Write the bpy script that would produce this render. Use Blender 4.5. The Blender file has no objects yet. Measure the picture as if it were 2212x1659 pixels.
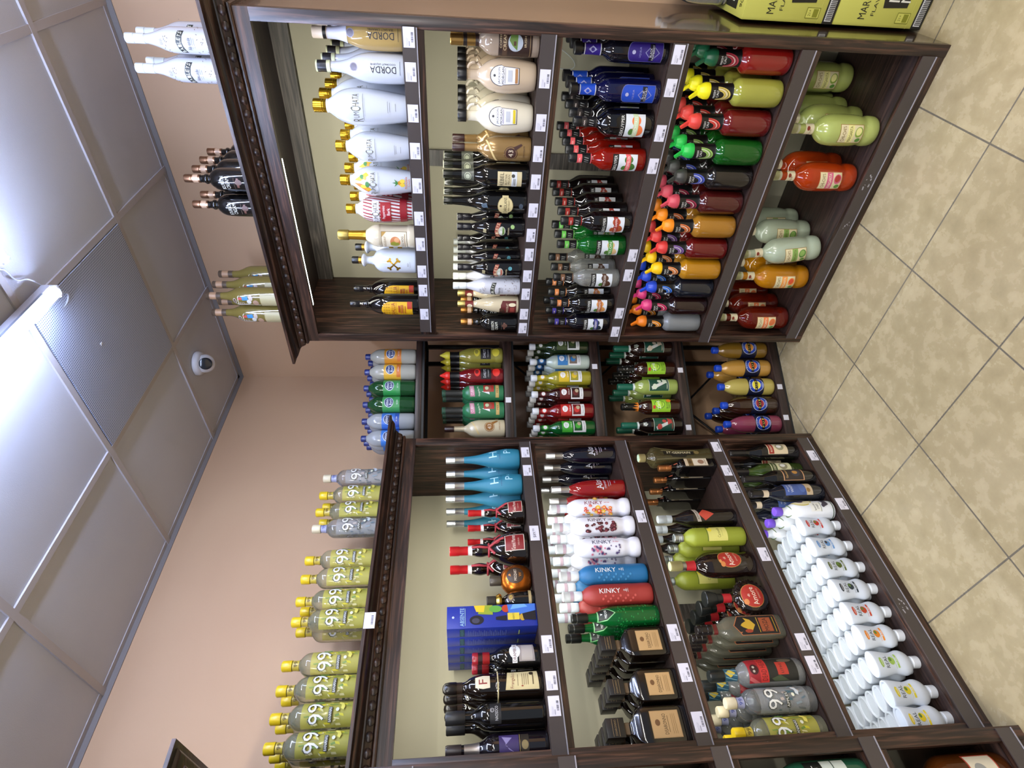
import bpy, bmesh, math, random
from mathutils import Vector, Matrix
random.seed(7)
SC=bpy.context.scene; COL=SC.collection; PI=math.pi
# ---------------- camera
F_PX=1213.42; yaw,pitch,roll=.8292,-.0916,-.0042
CAM=Vector((2.5281,2.2497,1.6268))
fw=Vector((-math.sin(yaw)*math.cos(pitch),-math.cos(yaw)*math.cos(pitch),math.sin(pitch)))
rt=fw.cross(Vector((0,0,1))).normalized(); up=rt.cross(fw)
r2=rt*math.cos(roll)+up*math.sin(roll); u2=up*math.cos(roll)-rt*math.sin(roll)
cd=bpy.data.cameras.new('camera'); cam=bpy.data.objects.new('camera',cd); COL.objects.link(cam)
cd.sensor_fit='HORIZONTAL'; cd.sensor_width=36; cd.lens=F_PX/2212*36; cd.clip_start=.02
ax,ay,az=-u2,r2,-fw                      # the phone was held sideways: picture left is up
cam.matrix_world=Matrix(((ax.x,ay.x,az.x,CAM.x),(ax.y,ay.y,az.y,CAM.y),(ax.z,ay.z,az.z,CAM.z),(0,0,0,1)))
SC.camera=cam
# ---------------- world, colour management
w=bpy.data.worlds.new('world'); SC.world=w; w.use_nodes=True
w.node_tree.nodes['Background'].inputs[0].default_value=(.74,.82,.96,1)
w.node_tree.nodes['Background'].inputs[1].default_value=.20
vs=SC.view_settings; vs.view_transform='Standard'; vs.look='None'; vs.gamma=1; vs.exposure=1.0; vs.use_curve_mapping=False
SC.cycles.max_bounces=7; SC.cycles.diffuse_bounces=3; SC.cycles.glossy_bounces=3; SC.cycles.transmission_bounces=5; SC.cycles.transparent_max_bounces=8
SC.cycles.caustics_reflective=False; SC.cycles.caustics_refractive=False; SC.cycles.sample_clamp_indirect=4; SC.cycles.use_denoising=True
def area(name,loc,sx,sy,power,col=(1,1,1),rot=(0,0,0)):
    l=bpy.data.lights.new(name,'AREA'); l.shape='RECTANGLE'; l.size=sx; l.size_y=sy; l.energy=power; l.color=col
    o=bpy.data.objects.new(name,l); o.location=loc; o.rotation_euler=rot; COL.objects.link(o); return o
CW=(.86,.92,1.0)
for x,y in ((3.9,1.6),(3.7,3.3),(1.4,4.0),(2.6,4.9)): area('unseen_room_fill',(x,y,2.82),1.22,.05,40,(1,.97,.93))  # added lamps out of view, without fixtures, to brighten the room
WW=(1,.97,.86)
H=2.901
# ---------------- materials
def lin(h):
    h=h.lstrip('#'); c=[int(h[i:i+2],16)/255 for i in (0,2,4)]
    return [x/12.92 if x<=.04045 else ((x+.055)/1.055)**2.4 for x in c]+[1]
MC={}
def M(h,rough=.4,metal=0,trans=0,emit=0,coat=0,alpha=1,sss=0):
    k=(h,rough,metal,trans,emit,coat,alpha)
    if k in MC: return MC[k]
    m=bpy.data.materials.new('mat_'+h.strip('#')); m.use_nodes=True; nt=m.node_tree; b=nt.nodes['Principled BSDF']
    c=lin(h); b.inputs['Metallic'].default_value=metal
    b.inputs['Transmission Weight'].default_value=trans; b.inputs['Coat Weight'].default_value=coat; b.inputs['Coat Roughness'].default_value=.05
    b.inputs['Alpha'].default_value=alpha
    if emit:
        b.inputs['Base Color'].default_value=c; b.inputs['Emission Color'].default_value=c; b.inputs['Emission Strength'].default_value=emit
    n=nt.nodes.new('ShaderNodeTexNoise'); n.inputs['Scale'].default_value=35; n.inputs['Detail'].default_value=1
    tc=nt.nodes.new('ShaderNodeTexCoord'); nt.links.new(tc.outputs['Object'],n.inputs['Vector'])
    mr=nt.nodes.new('ShaderNodeMapRange'); mr.inputs[3].default_value=max(0,rough*.85); mr.inputs[4].default_value=min(1,rough*1.15)
    nt.links.new(n.outputs[0],mr.inputs[0]); nt.links.new(mr.outputs[0],b.inputs['Roughness'])
    b.inputs['Base Color'].default_value=c
    MC[k]=m; return m
def nodes(name):
    m=bpy.data.materials.new(name); m.use_nodes=True; nt=m.node_tree
    return m,nt,nt.nodes['Principled BSDF'],nt.nodes.new,nt.links.new
def ramp(nt,stops):
    r=nt.nodes.new('ShaderNodeValToRGB'); e=r.color_ramp.elements
    while len(e)<len(stops): e.new(.5)
    for i,(p,c) in enumerate(stops): e[i].position=p; e[i].color=lin(c)
    return r
def wood(name,axis,cols,rough=.38,scale=1.0):
    m,nt,b,N,L=nodes(name); tc=N('ShaderNodeTexCoord'); mp=N('ShaderNodeMapping')
    s=[26*scale]*3; s[axis]=1.5*scale; mp.inputs['Scale'].default_value=s; L(tc.outputs['Object'],mp.inputs['Vector'])
    n=N('ShaderNodeTexNoise'); n.inputs['Scale'].default_value=2.2; n.inputs['Detail'].default_value=6; n.inputs['Distortion'].default_value=1.6; L(mp.outputs[0],n.inputs['Vector'])
    mp2=N('ShaderNodeMapping'); s2=[160]*3; s2[axis]=5; mp2.inputs['Scale'].default_value=s2; L(tc.outputs['Object'],mp2.inputs['Vector'])
    n2=N('ShaderNodeTexNoise'); n2.inputs['Scale'].default_value=1; n2.inputs['Detail'].default_value=2; L(mp2.outputs[0],n2.inputs['Vector'])
    mx=N('ShaderNodeMix'); mx.data_type='FLOAT'; mx.inputs[0].default_value=.35; L(n.outputs[0],mx.inputs[2]); L(n2.outputs[0],mx.inputs[3])
    r=ramp(nt,[(.36,cols[0]),(.5,cols[1]),(.64,cols[2])]); L(mx.outputs[0],r.inputs[0]); L(r.outputs[0],b.inputs['Base Color'])
    bp=N('ShaderNodeBump'); bp.inputs['Strength'].default_value=.15; bp.inputs['Distance'].default_value=.002; L(n2.outputs[0],bp.inputs['Height']); L(bp.outputs[0],b.inputs['Normal'])
    b.inputs['Roughness'].default_value=rough; b.inputs['Coat Weight'].default_value=.12; b.inputs['Coat Roughness'].default_value=.2
    return m
DK=('#120a07','#2a1a13','#54382b')
WV=wood('walnut_vertical',2,DK); WH=wood('walnut_horizontal',0,DK); WD=wood('walnut_shelf',0,('#170f0d','#291b17','#3d2b24'),.45)
WVG=wood('walnut_polished',2,DK,.22)
WVG.node_tree.nodes['Principled BSDF'].inputs['Coat Weight'].default_value=.7; WVG.node_tree.nodes['Principled BSDF'].inputs['Coat Roughness'].default_value=.06
WG=wood('grey_rail_wood',0,('#2c2724','#4a443e','#6a6259'),.5)
def floor_mat():
    m,nt,b,N,L=nodes('floor_tile'); g=N('ShaderNodeNewGeometry'); sp=N('ShaderNodeSeparateXYZ'); L(g.outputs['Position'],sp.inputs[0])
    def mt(op,a,c=None):
        x=N('ShaderNodeMath'); x.operation=op
        for i,v in enumerate((a,c)):
            if v is None: continue
            if isinstance(v,(int,float)): x.inputs[i].default_value=v
            else: L(v,x.inputs[i])
        return x.outputs[0]
    T=.4452; ds=[]; ids=[]
    for i,o in ((0,.8615),(1,1.7181)):
        q=mt('DIVIDE',mt('SUBTRACT',sp.outputs[i],o-20*T),T); f=mt('FRACT',q); ds.append(mt('SUBTRACT',.5,mt('ABSOLUTE',mt('SUBTRACT',f,.5)))); ids.append(mt('FLOOR',q))
    d=mt('MINIMUM',ds[0],ds[1]); gr=mt('LESS_THAN',d,.0062)
    n=N('ShaderNodeTexNoise'); n.inputs['Scale'].default_value=16; n.inputs['Detail'].default_value=8; n.inputs['Roughness'].default_value=.62; n.inputs['Distortion'].default_value=.15; L(g.outputs['Position'],n.inputs['Vector'])
    n3=N('ShaderNodeTexNoise'); n3.inputs['Scale'].default_value=2.2; L(g.outputs['Position'],n3.inputs['Vector'])
    wn=N('ShaderNodeTexWhiteNoise'); cb=N('ShaderNodeCombineXYZ'); L(ids[0],cb.inputs[0]); L(ids[1],cb.inputs[1]); L(cb.outputs[0],wn.inputs['Vector'])
    v=mt('ADD',mt('ADD',mt('MULTIPLY',n.outputs[0],.8),mt('MULTIPLY',n3.outputs[0],.2)),mt('MULTIPLY',wn.outputs['Value'],.05))
    r=ramp(nt,[(.3,'#877a5c'),(.5,'#998b6c'),(.7,'#ab9d7e')]); L(v,r.inputs[0])
    mx=N('ShaderNodeMix'); mx.data_type='RGBA'; L(gr,mx.inputs[0]); L(r.outputs[0],mx.inputs[6]); mx.inputs[7].default_value=lin('#5d574d'); L(mx.outputs[2],b.inputs['Base Color'])
    rr=N('ShaderNodeMapRange'); L(n.outputs[0],rr.inputs[0]); rr.inputs[3].default_value=.2; rr.inputs[4].default_value=.34; L(rr.outputs[0],b.inputs['Roughness'])
    bp=N('ShaderNodeBump'); bp.inputs['Strength'].default_value=.35; bp.inputs['Distance'].default_value=.002; h=mt('SUBTRACT',mt('MULTIPLY',n.outputs[0],.35),mt('MULTIPLY',gr,1.)); L(h,bp.inputs['Height']); L(bp.outputs[0],b.inputs['Normal'])
    return m
def plaster(name,c,c2,sc=2.,rough=.8,bump=.1,bs=180):
    m,nt,b,N,L=nodes(name); g=N('ShaderNodeNewGeometry'); n=N('ShaderNodeTexNoise'); n.inputs['Scale'].default_value=sc; L(g.outputs['Position'],n.inputs['Vector'])
    r=ramp(nt,[(.3,c),(.7,c2)]); L(n.outputs[0],r.inputs[0]); L(r.outputs[0],b.inputs['Base Color']); b.inputs['Roughness'].default_value=rough
    n2=N('ShaderNodeTexNoise'); n2.inputs['Scale'].default_value=bs; n2.inputs['Detail'].default_value=3; L(g.outputs['Position'],n2.inputs['Vector'])
    bp=N('ShaderNodeBump'); bp.inputs['Strength'].default_value=bump; bp.inputs['Distance'].default_value=.002; L(n2.outputs[0],bp.inputs['Height']); L(bp.outputs[0],b.inputs['Normal']); return m
def vent_mat():
    m,nt,b,N,L=nodes('perforated_panel'); g=N('ShaderNodeNewGeometry'); mp=N('ShaderNodeVectorMath'); mp.operation='SCALE'; mp.inputs[3].default_value=130; L(g.outputs['Position'],mp.inputs[0])
    f=N('ShaderNodeVectorMath'); f.operation='FRACTION'; L(mp.outputs[0],f.inputs[0]); s=N('ShaderNodeVectorMath'); s.operation='SUBTRACT'; s.inputs[1].default_value=(.5,.5,0); L(f.outputs[0],s.inputs[0])
    sm=N('ShaderNodeVectorMath'); sm.operation='MULTIPLY'; sm.inputs[1].default_value=(1,1,0); L(s.outputs[0],sm.inputs[0])
    ln=N('ShaderNodeVectorMath'); ln.operation='LENGTH'; L(sm.outputs[0],ln.inputs[0]); lt=N('ShaderNodeMath'); lt.operation='LESS_THAN'; lt.inputs[1].default_value=.27; L(ln.outputs['Value'],lt.inputs[0])
    mx=N('ShaderNodeMix'); mx.data_type='RGBA'; L(lt.outputs[0],mx.inputs[0]); mx.inputs[6].default_value=lin('#adb4c8'); mx.inputs[7].default_value=lin('#4c5366'); L(mx.outputs[2],b.inputs['Base Color']); b.inputs['Roughness'].default_value=.5
    return m
# ---------------- mesh helpers
def tagp(o,label=None,cat=None,group=None,kind=None):
    for k,v in (('label',label),('category',cat),('group',group),('kind',kind)):
        if v: o[k]=v
    return o
def finish(bm,name,mats,sharp=40,smooth=True):
    me=bpy.data.meshes.new(name)
    bm.normal_update()
    if smooth:
        for f in bm.faces: f.smooth=True
    bm.to_mesh(me); bm.free()
    for m in (mats if isinstance(mats,(list,tuple)) else [mats]): me.materials.append(m)
    if smooth: me.set_sharp_from_angle(angle=math.radians(sharp))
    return me
def link(name,me,parent=None,loc=(0,0,0),rot=(0,0,0)):
    o=bpy.data.objects.new(name,me); COL.objects.link(o); o.location=loc; o.rotation_euler=rot
    if parent: o.parent=parent
    return o
def empty(name,loc,rz=0,parent=None):
    o=bpy.data.objects.new(name,None); COL.objects.link(o); o.location=loc; o.rotation_euler=(0,0,rz); o.empty_display_size=.05
    if parent: o.parent=parent
    return o
def bx(bm,x0,y0,z0,x1,y1,z1,mi=0,bev=0):
    vs=[bm.verts.new((x,y,z)) for z in (z0,z1) for x,y in ((x0,y0),(x1,y0),(x1,y1),(x0,y1))]
    fs=[bm.faces.new([vs[i] for i in q]) for q in ((3,2,1,0),(4,5,6,7),(0,1,5,4),(1,2,6,5),(2,3,7,6),(3,0,4,7))]
    for f in fs: f.material_index=mi
    if bev:
        es=set(e for f in fs for e in f.edges); bmesh.ops.bevel(bm,geom=list(es),offset=bev,segments=2,affect='EDGES',profile=.5)
def boxmesh(name,dims,m,bev=0):
    bm=bmesh.new()
    for d in ([dims] if isinstance(dims[0],(int,float)) else dims): bx(bm,*d,bev=bev)
    return finish(bm,name,m,smooth=bool(bev),sharp=35)
def part(name,dims,m,parent,bev=0): return link(name,boxmesh(name,dims,m,bev),parent)
def tube(bm,pts,r,seg=8,mi=0):
    pts=[Vector(p) for p in pts]; rings=[]; ref=Vector((0,0,1))
    for i,p in enumerate(pts):
        t=(pts[min(i+1,len(pts)-1)]-pts[max(i-1,0)]).normalized()
        a=t.cross(ref if abs(t.z)<.95 else Vector((1,0,0))).normalized(); b=t.cross(a)
        rings.append([bm.verts.new(p+(a*math.cos(k*2*PI/seg)+b*math.sin(k*2*PI/seg))*r) for k in range(seg)])
    for A,B in zip(rings,rings[1:]):
        for k in range(seg): f=bm.faces.new((A[k],A[(k+1)%seg],B[(k+1)%seg],B[k])); f.material_index=mi
    for R_ in (rings[0],rings[-1][::-1]):
        f=bm.faces.new(R_[::-1]); f.material_index=mi
def chaikin(p,n=2):
    for _ in range(n):
        q=[p[0]]
        for a,b in zip(p,p[1:]): q+= [(a[0]*.75+b[0]*.25,a[1]*.75+b[1]*.25),(a[0]*.25+b[0]*.75,a[1]*.25+b[1]*.75)]
        q.append(p[-1]); p=q
    return p
SEG=28
def lathe(bm,prof,n=2,sx=1,sy=1,off=0,mi=0,seg=SEG,cx=0,cap=True):
    rings=[]
    for r,z in prof:
        if r<1e-6: rings.append([bm.verts.new((cx,0,z))]); continue
        R_=[]
        for k in range(seg):
            t=2*PI*(k+.5)/seg; c,s=math.cos(t),math.sin(t)
            x=abs(c)**(2/n)*(1 if c>0 else -1); y=abs(s)**(2/n)*(1 if s>0 else -1)
            R_.append(bm.verts.new((cx+x*(r*sx+off),y*(r*sy+off),z)))
        rings.append(R_)
    for A,B in zip(rings,rings[1:]):
        if len(A)==1 and len(B)==1: continue
        for k in range(seg):
            k2=(k+1)%seg
            if len(A)==1: f=bm.faces.new((A[0],B[k2],B[k]))
            elif len(B)==1: f=bm.faces.new((A[k],A[k2],B[0]))
            else: f=bm.faces.new((A[k],A[k2],B[k2],B[k]))
            f.material_index=mi
    if cap:
        for R_,rev in ((rings[0],1),(rings[-1],0)):
            if len(R_)>1: f=bm.faces.new(R_[::-1] if rev else R_); f.material_index=mi
# ---------------- flat artwork (labels, lettering), wrapped on the surface it is printed on
TX={}
def text2d(txt):
    if txt in TX: return TX[txt]
    c=bpy.data.curves.new('t','FONT'); c.body=txt; c.resolution_u=2; o=bpy.data.objects.new('t',c); COL.objects.link(o)
    dg=bpy.context.evaluated_depsgraph_get(); me=bpy.data.meshes.new_from_object(o.evaluated_get(dg))
    V=[(v.co.x,v.co.y) for v in me.vertices]; Fc=[tuple(p.vertices) for p in me.polygons]
    bpy.data.objects.remove(o); bpy.data.curves.remove(c); bpy.data.meshes.remove(me)
    x0=min(v[0] for v in V); x1=max(v[0] for v in V); y0=min(v[1] for v in V); y1=max(v[1] for v in V)
    V=[((v[0]-(x0+x1)/2),(v[1]-(y0+y1)/2)) for v in V]
    TX[txt]=(V,Fc,x1-x0,y1-y0); return TX[txt]
def art(els,ds=.006,dz=None):
    """els -> (list of (bmesh 2D, colour, layer))"""
    out=[]
    for i,e in enumerate(els):
        bm=bmesh.new(); k=e[0]
        if k=='R':
            _,x0,z0,x1,z1,c=e; bm.faces.new([bm.verts.new((x,z,0)) for x,z in ((x0,z0),(x1,z0),(x1,z1),(x0,z1))])
        elif k=='E':
            _,cx,cz,rx,rz,c=e; bm.faces.new([bm.verts.new((cx+rx*math.cos(t*PI/10),cz+rz*math.sin(t*PI/10),0)) for t in range(20)])
        elif k=='P':
            _,pts,c=e; bm.faces.new([bm.verts.new((x,z,0)) for x,z in pts])
        elif k=='T':
            txt,cx,cz,h,c=e[1:6]; wd=e[6] if len(e)>6 else None; rot=e[7] if len(e)>7 else 0
            V,Fc,W,Hh=text2d(txt); sy=h/Hh; sx=wd/W if wd else sy; a=math.radians(rot); vs_=[]
            for x,y in V:
                x*=sx; y*=sy; vs_.append(bm.verts.new((cx+x*math.cos(a)-y*math.sin(a),cz+x*math.sin(a)+y*math.cos(a),0)))
            for f in Fc:
                try: bm.faces.new([vs_[q] for q in f])
                except ValueError: pass
        xs=[v.co.x for v in bm.verts]; zs=[v.co.y for v in bm.verts]
        if ds:
            j=math.floor(min(xs)/ds)+1
            while j*ds<max(xs)-1e-6:
                bmesh.ops.bisect_plane(bm,geom=bm.verts[:]+bm.edges[:]+bm.faces[:],plane_co=(j*ds,0,0),plane_no=(1,0,0)); j+=1
        if dz:
            j=math.floor(min(zs)/dz)+1
            while j*dz<max(zs)-1e-6:
                bmesh.ops.bisect_plane(bm,geom=bm.verts[:]+bm.edges[:]+bm.faces[:],plane_co=(0,j*dz,0),plane_no=(0,1,0)); j+=1
        out.append((bm,c,i))
    return out
def artmesh(name,els,mapf,ds=.006,dz=None,rough=.45,lay=.00013,base=.0004,flip=False):
    bmo=bmesh.new(); mats=[]; cols={}
    for bm,c,i in art(els,ds,dz):
        if c not in cols: cols[c]=len(mats); mats.append(M(c[1:],.28,metal=.85) if c[0]=='*' else (M(c.split('@')[0],rough,alpha=float(c.split('@')[1])) if '@' in c else M(c,rough)))
        vm={v:bmo.verts.new(mapf(v.co.x,v.co.y,base+i*lay)) for v in bm.verts}
        for f in bm.faces:
            vs_=[vm[v] for v in f.verts]
            g=bmo.faces.new(vs_ if (f.normal.z>=0)^flip else vs_[::-1]); g.material_index=cols[c]
        bm.free()
    return finish(bmo,name,mats,sharp=60)
class Prod:
    """one kind of bottle: body profile in millimetres + parts"""
    def __init__(s,name,cat,prof,mat,n=2,sx=1,sy=1,sm=2,body='glass_body',seg=SEG):
        s.name=name; s.cat=cat; s.n=n; s.sx=sx; s.sy=sy
        p=[(r/1000,z/1000) for r,z in prof]; s.prof=chaikin(p,sm) if sm else p
        s.rmax=max(p_[0] for p_ in s.prof); s.parts=[]
        bm=bmesh.new(); lathe(bm,s.prof,n,sx,sy,seg=seg); s.add(body,finish(bm,body,mat))
    def add(s,nm,me,sub=None): s.parts.append((nm,me,sub)); return s
    def r(s,z):
        P=s.prof
        for a,b in zip(P,P[1:]):
            if min(a[1],b[1])<=z<=max(a[1],b[1]) and a[1]!=b[1]: return a[0]+(b[0]-a[0])*(z-a[1])/(b[1]-a[1])
        return P[-1][0]
    def cap(s,prof,mat,nm='cap',n=2,sm=0,sx=1,sy=1,ribs=False):
        p=[(r/1000,z/1000) for r,z in prof]; p=chaikin(p,sm) if sm else p
        bm=bmesh.new(); lathe(bm,p,n,sx,sy,seg=24); return s.add(nm,finish(bm,nm,mat))
    def ring(s,z0,z1,mat,nm='neck_band',off=.0007):
        z0/=1000; z1/=1000; zs=sorted({z0,z1}|{z for r,z in s.prof if z0<z<z1})
        bm=bmesh.new(); lathe(bm,[(s.r(z),z) for z in zs],s.n,s.sx,s.sy,off=off,cap=False); return s.add(nm,finish(bm,nm,mat))
    def mapf(s,x,z,off):
        r=max(s.r(z),.004); a=r*s.sx; b=r*s.sy
        if s.n==2:
            t=max(-2.9,min(2.9,x/(a*.85+b*.15))); return (math.sin(t)*(a+off),-math.cos(t)*(b+off),z)
        x=max(-a*.97,min(a*.97,x)); return (x,-(b+off)*(1-abs(x/a)**s.n)**(1/s.n)-.0006,z)
    def label(s,els,nm='label',ds=None,dz=None,rough=.45):
        push=.0013 if 'neck' in nm else 0; mf=(lambda x,z,o:s.mapf(x,z,o+push))
        e2=[]
        for e in els:
            e=list(e); k=e[0]
            if k=='P': e[1]=[(x/1000,z/1000) for x,z in e[1]]
            elif k=='T':
                for i in (2,3,4): e[i]/=1000
                if len(e)>6 and e[6]: e[6]/=1000
            else:
                for i in (1,2,3,4): e[i]/=1000
            e2.append(tuple(e))
        ds=ds or (max(.003,s.rmax*.13) if s.n==2 else .02)
        if dz is None: dz=.009 if s.sy<.6 and s.n==2 else .015
        return s.add(nm,artmesh(nm,e2,mf,ds,dz,rough))
    def make(s,loc,rz,label,group,scale=1,tilt=None):
        e=empty(s.name,loc,rz); e.scale=(scale,)*3
        if tilt: e.rotation_euler=(tilt[0],tilt[1],rz)
        tagp(e,label,s.cat,group)
        last=None
        for nm,me,sub in s.parts:
            o=link(nm,me,last if (sub and last) else e)
            if not sub: last=o
        return e
# ---------------- the goods
BOT='bottle'; LB='liqueur_bottle'
G=lambda c,r=.07: M(c,r,coat=.6)
FR=lambda c: M(c,.55)
PL=lambda c,r=.35: M(c,r)
MT=lambda c,r=.25: M(c,r,metal=.9)
def GL(c,t=.75): return M(c,.04,trans=t)
BK='#0b0a0a'; WHT='#e6e6ea'; CR='#d9cfb2'
def dorda(k):
    c='#a88c54' if k=='c' else '#c6cad2'
    p=Prod(LB,BOT,[(0,0),(41,0),(44,5),(46,60),(45,115),(38,150),(22,185),(16,212),(15,245)],G(c))
    t='#22242c'
    p.label([('E',0,163,13,13,'#8a8088'),('E',0,163,10.5,10.5,'#5c545c'),('T','DORDA',-6,68,20,t,82,90),('T','SEA SALT CARAMEL' if k=='c' else 'COCONUT LIQUEUR',10,68,6.5,t,80,90),('R',-20,14,20,15,t)],'printed_label',dz=.01)
    if k=='c':
        p.ring(175,238,PL('#cfcdd8'),'foil_wrap',off=.0015); p.label([('E',-4,195,4,7,'#4a3020'),('E',8,205,3,8,'#4a3020'),('E',0,184,9,3,'#4a3020'),('E',10,186,4,3,'#4a3020')],'splash_print')
        p.cap([(18,238),(18,252),(17.5,253),(17.5,283),(16,284)],PL('#c7b397')); p.cap([(18.2,240),(18.2,251)],PL(BK),'cap_band')
    else:
        p.cap([(17.5,240),(17.5,283),(16.5,285)],PL('#17161a')); p.cap([(17.9,240),(17.9,252)],PL('#cfd2a8'),'cap_band'); p.cap([(17.8,281),(17.8,286)],PL('#cfd2a8'),'cap_rim')
    return p
def rumc(h,r,k):
    f=[(0,0),(.68,0),(.72,.015),(.8,.12),(.9,.25),(.97,.38),(1.0,.5),(.96,.63),(.76,.73),(.5,.8),(.36,.835),(.34,.86)]
    body=G('#c6cad2',.14) if k!=2 else G('#d8d2d4')
    p=Prod(LB,BOT,[(a*r,b*h) for a,b in f],body)
    q=r/60*1000/1000; s=h/264
    W=r*1.75; z=.53*h; t='#5b5a48'; e=[]
    if k==1:
        e+=[('P',[(-.75*r,.60*h),(-.1*r,.80*h),(-.1*r,.70*h),(-.4*r,.57*h)],'#d8702a'),('P',[(.1*r,.79*h),(.7*r,.62*h),(.5*r,.58*h),(.05*r,.7*h)],'#d9b42c'),('E',-.3*r,.66*h,.13*r,.045*h,'#e8c43a'),('E',-.5*r,.60*h,.12*r,.04*h,'#cfa52c'),('E',-.15*r,.61*h,.2*r,.03*h,'#3c7a3a'),('E',.35*r,.68*h,.15*r,.03*h,'#3c7a3a'),('E',.3*r,.64*h,.15*r,.02*h,'#e0a030'),
            ('E',0,.15*h,.16*r,.045*h,'#c98a20'),('E',.12*r,.13*h,.13*r,.035*h,'#e0c040'),('E',-.14*r,.13*h,.13*r,.035*h,'#e0c040'),('P',[(-.06*r,.19*h),(.06*r,.19*h),(.25*r,.24*h),(.05*r,.22*h),(.02*r,.27*h),(-.05*r,.22*h),(-.25*r,.24*h)],'#3c7a3a'),('T','Pineapple',0,.075*h,.045*h,'#c46a2c',.8*r),('T','Cream',0,.04*h,.03*h,'#c46a2c',.5*r)]
    if k==2:
        for i in range(-7,9):
            x=i*.26*r; e.append(('P',[(x,.03*h),(x+.12*r,.03*h),(x+.75*r,.74*h),(x+.66*r,.74*h)],'#8c1a24'))
        e+=[('R',-.85*r,.50*h,.85*r,.60*h,'#d9d6dc'),('R',-.75*r,.33*h,.75*r,.48*h,'#9a1a26'),('T','Peppermint',0,.43*h,.05*h,'#efe6e6',.95*r),('T','Bark',.05*r,.365*h,.045*h,'#efe6e6',.5*r),('R',-1.3*r,.1*h,1.3*r,.2*h,'#8c1a24')]; z=.55*h
    e+=[('T','R',-W*.44,z-.012*h,.105*h,t,W*.13),('T','UM',-W*.27,z,.06*h,t,W*.19),('T','C',-W*.09,z+.002*h,.105*h,t,W*.13),('T','HATA',W*.19,z,.068*h,t,W*.40)]
    if k<2: e+=[('R',-W*.45,z-.075*h,W*.4,z-.072*h,t),('R',-W*.3,z-.09*h,W*.25,z-.088*h,'#8d8d84')]
    if k==0: e+=[('R',-.3*r,.20*h,.3*r,.203*h,t),('R',-.25*r,.18*h,.25*r,.183*h,t),('R',-.2*r,.12*h,.2*r,.123*h,t)]
    p.label(e,'printed_label',dz=.008)
    p.cap([(.36*r,.845*h),(.36*r,.86*h)],PL('#d8dade'),'collar')
    c=.36*r; p.cap([(c,.862*h),(c*1.03,.865*h),(c*1.03,.9*h),(c*.95,.905*h),(c*1.03,.91*h),(c*1.03,.995*h),(c*.9,h)],MT('#c9a02c',.2)); return p
def eggnog():
    p=Prod(LB,BOT,[(0,0),(43,0),(46,4),(46,25),(43,29),(43,135),(46,140),(42,165),(26,188),(17,198),(16,262)],G('#cbbfa5'))
    p.label([('R',-40,32,40,132,'#6a5a3a'),('R',-38,34,38,130,'#d8cdb4'),('E',-2,78,22,20,'#c07848'),('E',-12,80,12,18,'#8a8a2c'),('E',6,72,10,10,'#d8a070'),('T','HOLIDAY',-4,118,8,'#8a6a30',50),('T','EGG NOG',-2,50,9,'#3a2c1c',46),('R',-30,40,30,42,'#8a6a30'),('P',[(38,112),(38,130),(18,130)],'#a8823a')])
    p.ring(195,262,MT('#b08a30',.3),'neck_foil',.0012); p.cap([(19,262),(20,266),(20,300),(17,304)],MT('#a08c4c',.45)); return p
def bumbu():
    p=Prod(LB,BOT,[(0,0),(40,0),(49,3),(50,12),(50,120),(48,145),(36,166),(18,176),(15,190),(16,205),(26,212),(26,220),(14,226)],G('#c4cad4'),sm=1)
    e=[]
    for a in (45,135,225,315):
        c,s=math.cos(math.radians(a)),math.sin(math.radians(a)); f=lambda u,v:(u*c-v*s,92+u*s+v*c)
        e.append(('P',[f(3,-2.5),f(20,-4),f(24,-11),f(31,-9),f(28,0),f(31,9),f(24,11),f(20,4),f(3,2.5)],'*#a8842c'))
    e+=[('E',0,92,4,4,'*#a8842c'),('T','XO',0,35,6,'#7a7a70',14),('R',-12,26,12,27,'#8a8a84')]
    p.label(e,'gold_cross'); p.cap([(14,226),(14,238)],MT('#b08c3a'),'cap_collar'); p.cap([(15,238),(15,262),(13,265)],PL(BK)); return p
def kahlua():
    p=Prod(LB,BOT,[(0,0),(43,0),(46,5),(46,150),(42,180),(28,208),(16,220),(18,225),(18,232),(13,236),(13,262)],G('#0d0909',.06))
    e=[('P',[(-38,30)]+[(38,30),(38,120)]+[(38*math.cos(t*PI/10),120+42*math.sin(t*PI/10)) for t in range(1,10)]+[(-38,120)],'#d9a514')]
    for i in range(5):
        for j in range(3):
            if abs(i-2)*12<26: e.append(('P',[((i-2)*13-4,130+j*10-14*0),((i-2)*13,135+j*10),((i-2)*13+4,130+j*10),((i-2)*13,125+j*10)],'#b8860f'))
    e+=[('T','KAHLUA',0,112,17,'#8a2018',66),('R',-34,98,34,99,'#8a2018'),('R',-16,60,20,63,'#a04018'),('R',-16,70,24,80,'#a86018'),('R',-10,84,22,90,'#a04018'),('R',8,32,38,52,'#a83018'),('R',-30,150,-12,158,'#6a4a1a')]
    p.label(e); p.cap([(14,258),(15,260),(15,296),(13,300)],PL('#151314',.2)); return p
def coffee():
    p=Prod(LB,BOT,[(0,0),(40,0),(42,4),(42,145),(36,170),(18,190),(16,200),(15,250)],G('#94826f'))
    p.label([('R',-52,24,52,132,'#2c1a14'),('R',-52,30,52,31,'#b89a6a'),('E',-2,78,26,24,'#a8b0b8'),('P',[(-24,72),(20,70),(22,92),(4,98),(-10,88)],'#5f7a38'),('R',-10,76,2,84,'#4a3020'),('R',-52,104,52,120,'#4a3424'),('T','CREAM',0,112,9,'#cdb890',50),('T','IRISH',2,46,7,'#cdb890',30),('T','COFFEE',2,125,6,'#cdb890',40)])
    p.ring(194,205,PL('#2c1c18'),'neck_ring',.001); p.cap([(16.5,205),(16.5,246),(15.6,247),(16.8,248),(16.8,284),(15,286)],MT('#a8844a',.3)); p.cap([(17,232),(17,244)],PL('#1c1412'),'cap_band'); return p
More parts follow.
